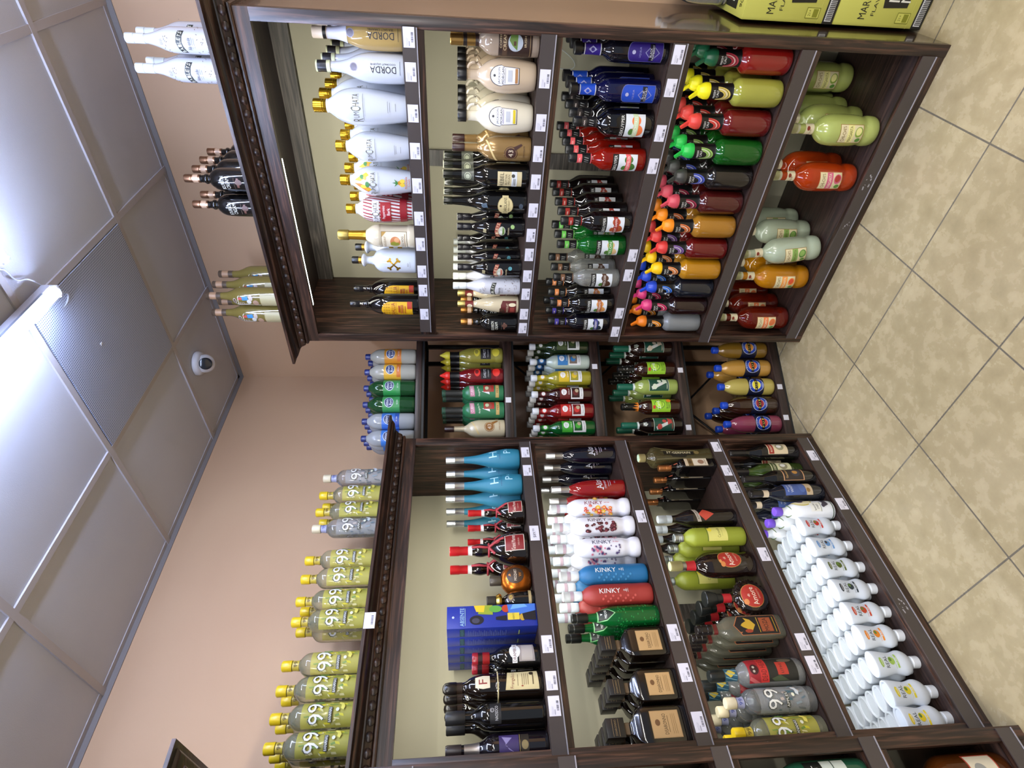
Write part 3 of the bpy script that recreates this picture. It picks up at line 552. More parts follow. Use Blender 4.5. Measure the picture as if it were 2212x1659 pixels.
def copper():
    p=Prod(LB,BOT,[(0,0),(38,0),(40,4),(40,150),(36,162),(22,172),(20,180),(20,196)],G('#0a0809'),n=7,sx=.62,seg=28,sm=1)
    p.label([('R',-20,40,20,142,'#b8a68c'),('R',-18,42,18,104,'#c8bca8'),('R',-20,106,20,128,'#6a5432'),('E',0,118,10,7,'#4a3820'),('E',0,70,12,14,'#8a6a54'),('R',-14,50,14,52,'#7a5a40')])
    bm=bmesh.new(); tube(bm,[(0,-.013,.205),(.002,-.017,.19),(.006,-.022,.175),(.004,-.027,.158),(.0,-.026,.145)],.0022); p.add('ribbon',finish(bm,'ribbon',PL('#a0503a')))
    p.cap([(13.5,196),(14,198),(14,218),(13.4,219),(14.3,220),(14.3,248),(13,251)],MT('#b87848',.3)); return p
def amaro():
    p=Prod('wine_bottle',BOT,[(0,0),(35,0),(37,4),(37,170),(34,195),(22,225),(15,245),(14,268)],G('#0f0a0b'))
    p.label([('P',[(0,96),(26,134),(0,160),(-26,134)],'#b04030'),('P',[(-30,150),(28,166),(30,182),(-30,166)],'#a49a8c'),('T','AMARO',0,166,9,'#241c1c',44,14)])
    p.cap([(16,264),(16,284),(15.4,285),(16,286),(16,318),(14,321)],PL('#9aa0a4',.3)); return p
def limon():
    p=Prod(LB,BOT,[(0,0),(34,0),(38,6),(38,190),(35,212),(22,232),(14,240),(14,250)],M('#868f2c',.4))
    p.label([('R',-32,78,32,158,'#c9c36c'),('T','Caravella',2,112,12,'#6a6a34',42),('R',-14,98,18,99,'#8a8a4c'),('E',16,146,12,9,'#d8c83c'),('E',28,150,6,8,'#3c4a28'),('R',-33,156,33,160,'#5c6a24')],dz=None)
    p.cap([(13.5,246),(16,248),(16,258),(15.4,259),(16,260),(16,264),(15.4,265),(16,266),(16,282),(14,284)],MT('#b8c0c0',.35)); return p
def amore():
    p=Prod(LB,BOT,[(0,0),(40,0),(50,6),(50,26),(47,38),(50,52),(53,90),(52,160),(46,190),(30,214),(18,226),(16,272)],G('#150a08'),sy=.8)
    p.label([('E',0,104,34,46,'#b08040'),('E',0,104,32,44,'#a02c24'),('T','Amore',0,104,22,'#e2d4c0',54,10),('T','di',2,124,9,'#e2d4c0',9),('E',-20,134,10,9,'#c07840'),('E',-8,142,6,5,'#c88a4c'),('T','AMARETTO',6,80,6,'#d8a890',34,8)])
    p.ring(230,266,M('#a01c24',.4),'neck_label',.0012); p.cap([(17,280),(19,282),(19,322),(17,326)],PL('#7c744c')); p.cap([(16,266),(17,281)],MT('#a8a8a4',.3),'neck_ring'); p.cap([(17,326),(17,327)],PL('#b0b088'),'cap_top'); return p
def flask():
    pr=[(0,0),(26,0)]+[(64*math.sin(a),62-62*math.cos(a)) for a in [math.radians(x) for x in (32,50,70,90,110,130,150)]]+[(18,122),(14,130),(14,176)]
    p=Prod('flask_bottle',BOT,pr,G('#160d0a'),sy=.42,sm=1)
    p.label([('E',-2,64,42,42,'#b08040'),('E',-2,64,40,40,'#a02c24'),('T','Amore',-4,62,20,'#e2d4c0',60,8),('T','di',-2,80,8,'#e2d4c0',9),('E',-22,92,10,9,'#c07840'),('T','AMARETTO',4,42,6,'#d8a890',34,6)],ds=.008)
    bm=bmesh.new()
    for i in range(1,24):
        a=(i+.5)*2*PI/25; 
        if abs(math.cos(a)-1)<.12 and False: continue
        c=Vector((.0625*math.sin(a),0,.062-.0600*math.cos(a)))
        bmesh.ops.create_uvsphere(bm,u_segments=6,v_segments=4,radius=.005,matrix=Matrix.Translation(c)@Matrix.Diagonal((1,2.2,1,1)))
    p.add('edge_studs',finish(bm,'edge_studs',G('#221512')))
    p.ring(140,172,M('#a01c24',.4),'neck_label',.0012) if 0 else None
    p.cap([(16,140),(16.5,172)],M('#a01c24',.4),'neck_sleeve'); p.cap([(16,172),(18,190),(21,196)],PL('#141616'),'cap'); p.cap([(20,196),(28,222),(28,236),(26,238)],PL('#151818'),'jigger_cap'); return p
def rect():
    p=Prod(LB,BOT,[(0,0),(36,0),(40,6),(40,178),(36,200),(22,220),(16,232),(15,262)],GL('#7c7a68',.6),n=4,sy=.6,sm=1)
    p.label([('P',[(-33,24),(33,24),(33,160),(0,182),(-33,160)],'#a8643c'),('P',[(-31.5,26),(31.5,26),(31.5,158),(0,179),(-31.5,158)],'#141214'),('P',[(0,104),(18,118),(26,140),(14,134),(6,150),(0,156),(-6,150),(-14,134),(-26,140),(-18,118)],'#b8942c'),('E',-20,132,6,14,'#8a3420'),('R',-24,44,24,86,'#8a4426'),('T','MOZA',0,66,16,'#2a1210',44),('R',-26,92,26,94,'#b8942c'),('R',-26,34,26,36,'#b8942c')])
    p.ring(236,250,M('#5a1a18',.4),'neck_label',.001); p.cap([(17,256),(17,272),(16,273),(17,274),(17,292),(16,293),(17,294),(17,306),(15,309)],PL('#171213',.25)); return p
def skull():
    p=Prod(LB,BOT,[(0,0),(38,0),(43,5),(44,40),(43,170),(38,195),(24,212),(16,220),(16,268)],GL('#9a9c9a',.6),sm=1)
    p.label([('R',-40,28,40,128,'#20201c'),('R',-20,60,20,96,'#a83428'),('T','LITRE',0,80,8,'#20201c',30),('P',[(-38,60),(-20,90),(-30,120),(-38,110)],'#3c4630'),('E',26,60,8,24,'#5a5040')],'label')
    p.label([('R',-42,128,42,156,'#b02c28'),('T','DEAD HEAD',0,142,17,'#5a1414',70),('R',-42,156,42,192,'#8a1c24'),('E',0,172,16,14,'#3a1418'),('E',-6,174,4,4,'#a8a090'),('E',6,174,4,4,'#a8a090'),('P',[(-42,156),(-20,188),(-30,192),(-42,176)],'#a85050')],'shoulder_label',dz=.01)
    p.ring(222,266,PL('#2c5468'),'neck_label',.001)
    e=[('P',[(0,228),(11,246),(0,262),(-11,246)],'#c0a83c')]
    for i in range(8): e.append(('P',[(-44+i*12,224),(-42+i*12,224),(-32+i*12,262),(-34+i*12,262)],'#78a0a8'))
    p.label(e,'neck_print'); me=p.parts[-1][1]
    for v in me.vertices: d=math.hypot(v.co.x,v.co.y); q=(d+.0012)/d; v.co.x*=q; v.co.y*=q
    p.cap([(18,264),(19,266),(19,308),(16,313)],PL('#171b1c',.3)); return p
def wine(c,l1,l2):
    p=Prod('wine_bottle',BOT,[(0,0),(34,0),(38,4),(38,150),(36,180),(22,212),(15,232),(13.5,270)],G(c))
    if l1=='#5468a8': e=[('R',-33,96,33,176,'#40548c'),('T','WHITE',0,146,12,'#c8ccd8',42,0),('T','MUSCAT',0,162,7,'#c8ccd8',36),('R',-33,66,33,104,'#3a4c80'),('R',-33,56,33,84,'#b4a184'),('E',0,100,22,14,'#4a6098'),('E',-12,74,10,8,'#8a6a3c')]
    else: e=[('R',-33,56,33,150,l1),('R',-31,60,31,146,l2 if l1=='#c29066' else l1),('R',-31,122,31,146,l2),('T','RISERVA' if l1!='#c29066' else 'Gambetta',0,134,9,'#c8a060' if l1=='#c29066' else '#d8ccb0',46),('E',2,92,18,20,'#8a8468' if l1!='#c29066' else '#33343c'),('E',4,94,9,12,'#d2d0c8' if l1!='#c29066' else '#a87838')]
    p.label(e); p.cap([(14.5,240),(15,300),(15.6,302),(15.6,316),(14,318)],PL('#141112',.3),'capsule')
    if l1=='#5468a8': p.cap([(15.2,238),(15.2,262)],PL('#b8a890'),'neck_label')
    return p
def lav():
    p=Prod(LB,BOT,[(0,0),(36,0),(40,6),(41,40),(40,130),(34,165),(22,188),(16,200),(15,222)],G('#d4d8de',.15))
    p.label([('E',26,132,26,40,'#b8a83c'),('E',26,132,22,36,'#d0c8a0'),('E',30,138,12,14,'#4a3c5a'),('R',-26,64,14,108,'#d4d4cc'),('R',-27,63,15,65,'#5a6a4c'),('T','lavender',-6,92,9,'#3c3c44',32,8),('T','cream',-6,78,8,'#3c3c44',22,8),('P',[(2,28),(26,34),(30,50),(26,58),(14,50),(2,56),(-6,44)],'#3a3644'),('E',-2,52,8,7,'#3a3644')],'printed_label')
    p.ring(10,14,PL('#4a5a44'),'foot_line'); bm=bmesh.new(); tube(bm,[((p.r(.19)+.002)*math.sin(t*PI/8),-(p.r(.19)+.002)*math.cos(t*PI/8),.186+.006*math.sin(t*PI/4)) for t in range(17)],.002); p.add('garland',finish(bm,'garland',PL('#5c7048')))
    p.cap([(18,218),(19,220),(19,246),(17,249)],PL('#6444b4')); return p
def real(c):
    p=Prod('squeeze_bottle',BOT,[(0,22),(19,22),(22,28),(34,38),(40,52),(41,64),(36,82),(34,96),(38,118),(42,140),(43,158),(42,164),(38,165),(34,162),(33,159.5),(0,159.5)],PL('#c2cad4',.45),sy=.58,sm=1,body='plastic_body')
    k=lambda x,z,o: p.mapf(x,z,o)
    p.label([('T','REAL',-1,124,13,'#26262a',36),('E',-2,143,15,6,c),('T','infused',-2,142,4.5,'#e0d8d8',18),('E',2,104,12,11,c),('E',6,107,6,5,'#5a7a34' if c!='#5a86b8' else '#3a2c24'),('R',-20,82,22,88,c),('T','PUREE',2,85,3.6,'#e4e4e4',18),('R',-22,93,20,94,c)],dz=.01,ds=.004)
    p.cap([(17,0),(19.5,1),(19.5,24),(17,26)],PL('#d2d6da')); return p
def soda(lc,liq):
    p=Prod('soda_bottle',BOT,[(0,0),(30,0),(37,5),(39,24),(39,165),(36,190),(22,212),(13,220),(13,228)],GL(liq,.5 if liq!='#24502c' else .3),body='plastic_body',sm=1)
    p.ring(72,152,PL(lc),'label',.0008); e=[('R',-40,74,40,92,'#3a8a50' if lc in('#2f8a48','#3c8a4c') else ('#c87030' if lc[1]!='3' else '#2c4ca0')),('E',0,122,25,21,'#c8d4e0'),('E',0,122,22,19,'#1a2c5c'),('T','White',-2,129,12,'#dde2ea',34,6),('T','Rock',2,115,13,'#dde2ea',30,6),('T','SELTZER',0,84,5,'#d8dcd8',24)]
    p.label(e,'label_print'); me=p.parts[-1][1]
    for v in me.vertices: d=math.hypot(v.co.x,v.co.y); q=(d+.0009)/d; v.co.x*=q; v.co.y*=q
    p.cap([(14,222),(15,223),(15,243),(13,246)],PL('#26306a')); return p
def daily(c,liq):
    p=Prod('mixer_bottle',BOT,[(0,0),(34,0),(39,6),(39,30),(36,40),(39,60),(39,120),(38,160),(30,190),(19,210),(17,225),(17,262)],M(liq,.12,coat=.5),sy=.85,body='plastic_body',sm=1)
    p.label([('R',-30,60,30,110,'#101014'),('T','DAILY\'S',0,92,13,'#c8c8cc',44),('T','MARGARITA' if c[1]=='c' else 'STRAWBERRY',0,74,6,'#a8a8a8',40),('E',6,36,22,18,c),('E',4,128,20,14,c),('E',8,130,12,9,liq)])
    p.ring(214,262,PL('#121214',.3),'neck_sleeve',.0012); p.cap([(19,260),(20,262),(20,278),(17,282),(12,290),(6,302),(4,308)],PL(c)); return p
def mmix():
    p=Prod('mixer_bottle',BOT,[(0,0),(34,0),(40,5),(40,150),(38,172),(28,190),(17,198),(16,206),(16,285)],PL('#2c6a44',.3),sm=1)
    p.label([('R',-36,20,36,170,'#2f6e48'),('P',[(-30,140),(30,146),(30,168),(-30,162)],'#b8788c'),('T','CUERVO',0,154,13,'#e8d8dc',46,5),('T','Margarita Mix',-2,122,11,'#d8dcc8',52,10),('P',[(-6,108),(-20,70),(-2,74)],'#d8d8d8'),('R',-8,50,34,100,'#a03028'),('E',10,78,18,16,'#8a4c3c'),('E',12,84,10,9,'#b8c09c'),('R',-36,26,36,42,'#b89a5c'),('T','MIX',0,34,8,'#4a3018',24)])
    p.ring(200,285,PL('#2a2a26',.25),'neck_sleeve',.001); p.cap([(17,280),(17.5,281),(17.5,296),(15,298)],PL('#2c4a3a')); return p
def fin(liq,acc):
    p=Prod('syrup_bottle',BOT,[(0,0),(33,0),(37,5),(37,158),(34,180),(22,202),(15,212),(14,272)],M(liq,.1,coat=.5),body='plastic_body')
    p.label([('R',-32,112,32,162,acc),('E',4,142,16,13,'#dedede'),('T','FINEST',4,145,6,acc,22,8),('T','CALL',4,138,6,acc,16,8),('R',-16,113,26,122,acc),('T','SYRUP',6,118,6,'#e0e0dc',30),('R',-32,48,32,108,'#d2d2d0'),('R',-24,66,28,104,liq if liq!='#a8b4a8' else '#6a5a50'),('E',0,86,14,13,acc),('E',10,80,10,9,'#a89a7c'),('T','MADE WITH',0,56,5,'#3c3c3c',36)])
    p.ring(216,262,PL(liq if liq!='#a8b4a8' else '#14304c'),'neck_label',.001); p.label([('E',0,240,12,14,acc),('E',0,240,8,9,'#d4d4d0')],'neck_print'); me=p.parts[-1][1]
    for v in me.vertices: d=math.hypot(v.co.x,v.co.y); q=(d+.0011)/d; v.co.x*=q; v.co.y*=q
    p.cap([(16,266),(17,268),(17,293),(15,296)],PL('#c8cacc')); return p
def marg(liq,acc):
    p=Prod('cocktail_bottle',BOT,[(0,0),(35,0),(40,5),(40,150),(38,172),(26,200),(16,216),(15,240)],M(liq,.1,coat=.5))
    p.label([('R',-36,48,36,148,'#c4c8bc'),('R',-36,50,36,146,'#1c4636'),('P',[(-30,132),(0,70),(12,76),(-14,138)],'#c8c8c0'),('E',-14,120,14,12,acc),('E',14,96,9,10,acc),('P',[(4,60),(22,60),(32,80),(-4,80)],acc),('T','MARGARITA',0,58,7,acc,50)])
    p.label([('P',[(-9+i*4,176+abs(i-2)*3),(-7+i*4,176+abs(i-2)*3),(-6+i*3.4,198),(-7+i*3.4,198)],'#c8d0c0') for i in range(5)],'shoulder_print',dz=.01)
    p.ring(214,240,PL('#c0c8c0'),'neck_ring',.001); p.cap([(17,220),(17,293),(15,297)],PL('#1d5a44',.3)); return p
def zing(k):
    p=Prod('mixer_bottle',BOT,[(0,0),(35,0),(40,5),(40,150),(38,170),(26,196),(17,206),(16,285)],G('#2a120a'))
    p.label([('R',-36,54,36,146,'#8ab82c'),('E',4,108,22,26,'#3c6a2c'),('E',4,108,19,23,'#a4cc3c'),('T','Zing',2,112,20,'#e0e6d8',44,14),('T','ZANG',6,96,8,'#2c3a1c',28),('R',-18,130,-2,142,'#b83024'),('T','BLOODY',4,72,8,'#2c3a14',42),('T','MARY MIX',4,62,7,'#2c3a14',42)]+([('E',24,62,10,12,'#d87c24')] if k else []))
    p.label([('T','H',0,180,20,'#a8aaa0',14)],'shoulder_print',dz=.01); p.ring(206,284,PL('#131210',.3),'neck_sleeve',.001)
    e=[]; rr=random.Random(1)
    for i in range(20 if not k else 8): e.append(('P',[(x_:=rr.uniform(-34,30),z_:=rr.uniform(210,276) if not k else rr.uniform(250,280)),(x_+5,z_+2),(x_+4,z_+7),(x_+1,z_+5)],'#8a8c88'))
    if k:
        for i in range(9): e.append(('P',[(-40+i*9,208),(-31+i*9,208),(-34+i*9,240-(i%3)*7)],'#d87c24'))
    p.label(e,'neck_print'); me=p.parts[-1][1]
    for v in me.vertices: d=math.hypot(v.co.x,v.co.y); q=(d+.0012)/d; v.co.x*=q; v.co.y*=q
    p.cap([(17,282),(17,287),(15,289)],PL('#131210')); return p
def purj(liq,acc):
    p=Prod('juice_bottle',BOT,[(0,0),(34,0),(42,6),(44,30),(44,140),(43,180),(36,215),(24,240),(15,252),(15,258)],M(liq,.12,coat=.6),body='plastic_body',sm=1)
    p.ring(62,142,PL('#14162c'),'label',.0008)
    p.label([('E',-2,102,38,38,'#c8ccd4'),('E',-2,102,36,36,'#1c3c9c'),('E',-2,102,23,23,'#c8ccd4'),('E',-2,102,21,21,acc),('P',[(-36,95),(34,95),(34,109),(-36,109)],'#101014'),('T','P U R',-2,102,9,'#e0c850',46),('T','JUICE',-2,132,6,'#d0d4e0',30),('T','100%',-2,72,6,'#d0d4e0',24)],'label_print',dz=.02); me=p.parts[-1][1]
    for v in me.vertices: d=math.hypot(v.co.x,v.co.y); q=(d+.0009)/d; v.co.x*=q; v.co.y*=q
    p.cap([(17,252),(18,254),(18,277),(16,280)],PL('#1c44b0')); return p
COLS=[
 ('R1','dorda("c")','caramel-filled liqueur bottle with foil-wrapped neck',1.850,0.06,2,0.1),
 ('R1','dorda("w")','white coconut liqueur bottle with black cap',1.748,0.06,4,0.098),
 ('R1','rumc(317,59,0)','biggest gold-capped white cream bottle',1.626,0.066,4,0.119),
 ('R1','rumc(262,52,0)','medium gold-capped plain white cream bottle',1.493,0.065,3,0.11),
 ('R1','rumc(264,52,1)','gold-capped white bottle with pineapple picture',1.370,0.065,4,0.11),
 ('R1','rumc(258,50,2)','gold-capped bottle with red and white stripes',1.256,0.065,3,0.108),
 ('R1','eggnog()','cream egg nog bottle with gold neck',1.148,0.06,1,0.1),
 ('R1','bumbu()','white bottle with gold cross and black cap',1.036,0.06,2,0.105),
 ('R1','kahlua()','black coffee liqueur bottle with yellow label',0.819,0.06,2,0.12),
 ('R2','coffee()','milky brown bottle with dark picture label',1.843,0.055,2,0.09),
 ('R2','jmor("#b9a58c","#a87a4d")','tan jug bottle with ring handle',1.742,0.06,4,0.1),
 ('R2','jmor("#d3cbb6","#cdb92c")','off-white jug bottle with yellow-striped label',1.612,0.06,4,0.1),
 ('R2','l43("#8f7144","#3a1f1a","#2c1512")','golden brown bottle with dark 43 badge',1.506,0.055,2,0.095),
 ('R2','rebel()','black bottle with square cream label',1.406,0.06,3,0.094),
 ('R2','carol()','black bottle with round cream label',1.300,0.06,3,0.09),
 ('R2','bail("k","#8fae6d")','black bottle with red ribbon and green dot',1.193,0.06,2,0.09),
 ('R2','bail("k","#4d8a92")','black bottle with red ribbon and teal dot',1.013,0.055,4,0.085),
 ('R2','bail("w","")','white bottle printed with small brown sprigs',0.922,0.055,6,0.077),
 ('R2','choco()','beige cream bottle with dark red label',0.828,0.055,2,0.082),
 ('R2','bourb(1)','black bourbon cream bottle with copper cap',0.717,0.06,3,0.09),
 ('R3','razz("#2b1a6e","#0b0a12","BLACK","RASPBERRY")','black bottle with purple label',1.837,0.055,3,0.085),
 ('R3','razz("#1740a8","#07092e","BLUE","CURACAO")','dark blue bottle with bright blue label',1.715,0.055,3,0.085),
 ('R3','dek("#08070a","#2c2624","PEACHTREE","#d8703c","#b9c8a0",98)','squat black bottle with peach picture label',1.608,0.06,4,0.1),
 ('R3','dek("#8a1408","#d4565a","WATERMELON","#3f6a2c","#d4565a",82,1)','red bottle with watermelon label',1.482,0.055,5,0.086),
 ('R3','dek("#0a0708","#8d1f17","HOT DAMN","#9c4a26","#8d1f17",84)','black bottle with dark red cinnamon label',1.231,0.055,5,0.09),
 ('R3','dek("#0d5a1c","#5fae4a","MELON","#c9a878","#4c8f3e",84,1)','green bottle with melon label',1.120,0.07,3,0.088),
 ('R3','dek("#d4d4cc","#6b4a33","CREME DE CACAO","#4a2c1c","#4a2c1c",80,2)','clear bottle with cacao bean label',0.967,0.06,3,0.086),
 ('R3','dek("#0b0808","#c77a45","BUTTERSHOTS","#c98a4a","#9a5220",82)','black bottle with orange butterscotch label',0.836,0.06,3,0.086),
 ('R3','dek("#090810","#3a2f86","BLUEBERRY","#26323a","#2c2f7a",80)','black bottle with indigo blueberry label',0.731,0.06,3,0.086),
 ('R4','cali("#7a1410","#17573a","#a32a3c")','dark red drink bottle with dark green spout',1.828,0.055,3,0.095),
 ('R4','cali("#8c8c38","#e8df1e","#c9b45a")','pale yellow drink bottle with yellow spout',1.726,0.055,4,0.095),
 ('R4','cali("#5e0f10","#d8433e","#cc4038")','red drink bottle with coral spout',1.623,0.065,4,0.095),
 ('R4','cali("#155c1a","#24b64a","#8fb45c")','green drink bottle with bright green spout',1.522,0.055,4,0.095),
 ('R4','cali("#141010","#3a3a38","#4a5ab8")','black drink bottle with charcoal spout',1.423,0.06,4,0.095),
 ('R4','cali("#42100f","#c84a5c","#8d2440")','maroon drink bottle with rose spout',1.320,0.065,4,0.095),
 ('R4','cali("#94651c","#f08c1e","#d0703c")','amber drink bottle with orange spout',1.221,0.055,4,0.095),
 ('R4','cali("#5a0c0c","#d23c3c","#7d5a9c")','ruby drink bottle with red spout, purple-banded',1.119,0.06,4,0.095),
 ('R4','cali("#a4700f","#f0c012","#e08c50")','golden drink bottle with golden yellow spout',1.021,0.055,4,0.095),
 ('R4','cali("#10141e","#2247c8","#3c78d8")','navy drink bottle with blue spout',0.923,0.06,4,0.095),
 ('R4','cali("#1d0b0c","#cc3a78","#c02c5c")','near-black drink bottle with pink spout',0.826,0.06,4,0.095),
 ('R4','cali("#8c8f90","#e07a1e","#e8922c")','clear drink bottle with orange spout',0.729,0.055,3,0.095),
 ('R5','chi("#98a258","#d8d28a","#7f9a3c")','pale green cocktail jug',1.608,0.075,4,0.118),
 ('R5','chi("#98a258","#d8d28a","#7f9a3c")','pale green cocktail jug standing apart behind',1.720,0.36,1,0.11),
 ('R5','chi("#a8370c","#a03028","#c05a78")','orange-red cocktail jug',1.431,0.075,2,0.118),
 ('R5','chi("#96a08a","#7fa052","#4c7a34")','cloudy white cocktail jug',1.130,0.2,2,0.118),
 ('R5','chi("#b8780c","#c8482c","#e0903c")','amber-orange cocktail jug',0.977,0.075,2,0.118),
 ('R5','chi("#5e1408","#c46a3c","#d8703c")','dark red cocktail jug',0.748,0.07,3,0.118),
 ('RT','bail("w","")','white sprig-printed bottle atop the tall unit, nearest its end',1.803,0.05,2,0.085),
 ('RT','bail("w","")','white sprig-printed bottle atop the tall unit, inner pair',1.719,0.05,2,0.085),
 ('RT','bourb(0)','black copper-capped bottle atop the tall unit, longer file',1.364,0.05,4,0.085),
 ('RT','bourb(0)','black copper-capped bottle atop the tall unit, shorter file',1.266,0.05,2,0.085),
 ('RT','goldw()','olive glass bottle atop the tall unit, longer file',0.860,0.05,3,0.085),
 ('RT','goldw()','olive glass bottle atop the tall unit, shorter file',0.774,0.05,2,0.085),
 ('LT','nine("y")','yellow banana bottle atop the low unit, farthest from corner',1.977,0.14,3,0.08),
 ('LT','nine("y")','yellow banana bottle atop the low unit, beside end file',1.897,0.14,2,0.08),
 ('LT','nine("y")','yellow banana bottle atop the low unit, third file from end',1.816,0.14,2,0.08),
 ('LT','nine("y")','yellow banana bottle atop the low unit, before the wide gap',1.738,0.14,1,0.08),
 ('LT','nine("y")',"yellow banana bottle above the crown's price tag",1.590,0.14,2,0.08),
 ('LT','nine("y")','yellow banana bottle atop, second file of middle cluster',1.514,0.14,2,0.08),
 ('LT','nine("y")','yellow banana bottle atop, third file of middle cluster',1.428,0.14,1,0.08),
 ('LT','nine("y")','yellow banana bottle atop, corner end of middle cluster',1.351,0.14,1,0.08),
 ('LT','nine("w")','clear white-capped bottle on top, near side of the corner cluster',1.211,0.14,1,0.08),
 ('LT','nine("y")','yellow-capped bottle on top, beside the near white-capped one',1.131,0.14,2,0.08),
 ('LT','nine("y")','yellow-capped bottle on top, beside the corner white-capped one',1.049,0.14,2,0.08),
 ('LT','nine("w")','clear white-capped bottle on top, closest to the room corner',0.958,0.14,1,0.08),
 ('L1','hpno()','tall frosted blue bottle by the corner side panel',0.941,0.051,4,0.093),
 ('L1','hpno()','tall frosted blue bottle, second file from corner',1.078,0.051,4,0.093),
 ('L1','gmar(.76)','small round dark bottle with red ribbon',1.210,0.06,3,0.106),
 ('L1','gmar(1)','large round dark bottle with red ribbon',1.369,0.075,2,0.14),
 ('L1','mozart()','copper foil ball-shaped bottle',1.501,0.065,1,0.12),
 ('L1','mini()','small black and gold bottle beside the blue boxes',1.588,0.05,2,0.1),
 ('L1','drambuie()','dark bottle with round white badge label and red neck',1.775,0.06,2,0.08),
 ('L1','frang()','brown monk-shaped bottle with cream label',1.864,0.06,4,0.088),
 ('L1','nocc()','plain black bottle with small dark label',1.948,0.06,2,0.09),
 ('L1','chamb()','dark bottle with purple label by the near stile',2.055,0.07,1,0.09),
 ('L2','alize("#0a0b18")','near-black bottle with silver foil and script lettering',0.912,0.055,4,0.084),
 ('L2','alize("#7d0d10")','red bottle with silver foil and script lettering',1.110,0.05,3,0.084),
 ('L2','kinky("a")','white bottle printed with yellow and orange fruit',1.207,0.05,4,0.084),
 ('L2','kinky("b")','white bottle printed with dark brown fruit',1.293,0.05,4,0.084),
 ('L2','kinky("c")','white bottle printed with pink and purple flowers',1.390,0.05,4,0.09),
 ('L2','kinky("blue")','frosted blue bottle',1.503,0.05,3,0.084),
 ('L2','kinky("red")','frosted red bottle',1.580,0.05,3,0.084),
 ('L2','midori()','textured green bottle with black neck label',1.660,0.05,3,0.08),
 ('L2','disa(1)','square dark amaretto bottle in the longest file',1.761,0.045,5,0.068),
 ('L2','disa(1)','square dark amaretto bottle in the middle file',1.895,0.045,3,0.068),
 ('L2','disa(1.12)','square dark amaretto bottle by the near stile',2.008,0.05,3,0.076),
 ('L3','germain()','tall olive glass bottle with vertical lettering',0.946,0.05,1,0.1),
 ('L3','copper()','flat black bottle with copper cap',1.006,0.05,4,0.084),
 ('L3','amaro()','black bottle with red diamond label and silver cap',1.261,0.06,4,0.076),
 ('L3','limon()','yellow-green lemon liqueur bottle',1.357,0.05,3,0.08),
 ('L3','limon()','yellow-green lemon liqueur bottle standing alone at the back',1.426,0.26,1,0.08),
 ('L3','amore()','tall dark bottle with red oval label',1.467,0.065,1,0.1),
 ('L3','flask()','round black flask with red label and jigger cap',1.604,0.06,4,0.075),
 ('L3','rect()','rectangular bottle with black label and gold eagle',1.721,0.05,5,0.068),
 ('L3','skull()','clear bottle with red label and patterned blue neck',1.869,0.055,3,0.09),
 ('L3','nine("w")','clear 99-lettered bottle with white cap on a shelf',1.954,0.05,4,0.08),
 ('L3','nine("y")','yellow 99-lettered bottle behind the near stile',2.052,0.05,2,0.08),
 ('L4','wine("#0b0909","#c9b896","#8c2a20")','black wine bottle with red-topped label',0.918,0.055,3,0.082),
 ('L4','wine("#2a3a12","#c8c49a","#3c4a20")','green wine bottle with cream label',0.996,0.1,3,0.082),
 ('L4','wine("#0b0909","#c29066","#2b2320")','black wine bottle with tan-framed label',1.075,0.05,3,0.082),
 ('L4','wine("#10131c","#5468a8","#c9b08a")','black wine bottle with blue label',1.155,0.05,3,0.082),
 ('L4','lav()','white bottle with purple cap and dog picture',1.246,0.05,3,0.084),
 ('L4','real("#b02a24")','white squeeze bottle with strawberry label',1.318,0.055,6,0.05),
 ('L4','real("#5a86b8")','white squeeze bottle with blue coconut label',1.412,0.055,6,0.05),
 ('L4','real("#4d5a20")','white squeeze bottle with kiwi label',1.505,0.055,6,0.05),
 ('L4','real("#26323c")','white squeeze bottle with blueberry label',1.592,0.055,6,0.05),
 ('L4','real("#b03c24")','white squeeze bottle with watermelon label',1.682,0.055,6,0.05),
 ('L4','real("#d07a1c")','white squeeze bottle with peach label',1.767,0.055,6,0.05),
 ('L4','real("#8fae50")','white squeeze bottle with green fruit label',1.859,0.055,6,0.05),
 ('L4','real("#c9b81c")','white squeeze bottle with lemon label',1.951,0.055,6,0.05),
 ('L4','real("#d8c020")','white squeeze bottle with pineapple label',2.042,0.055,6,0.05),
]
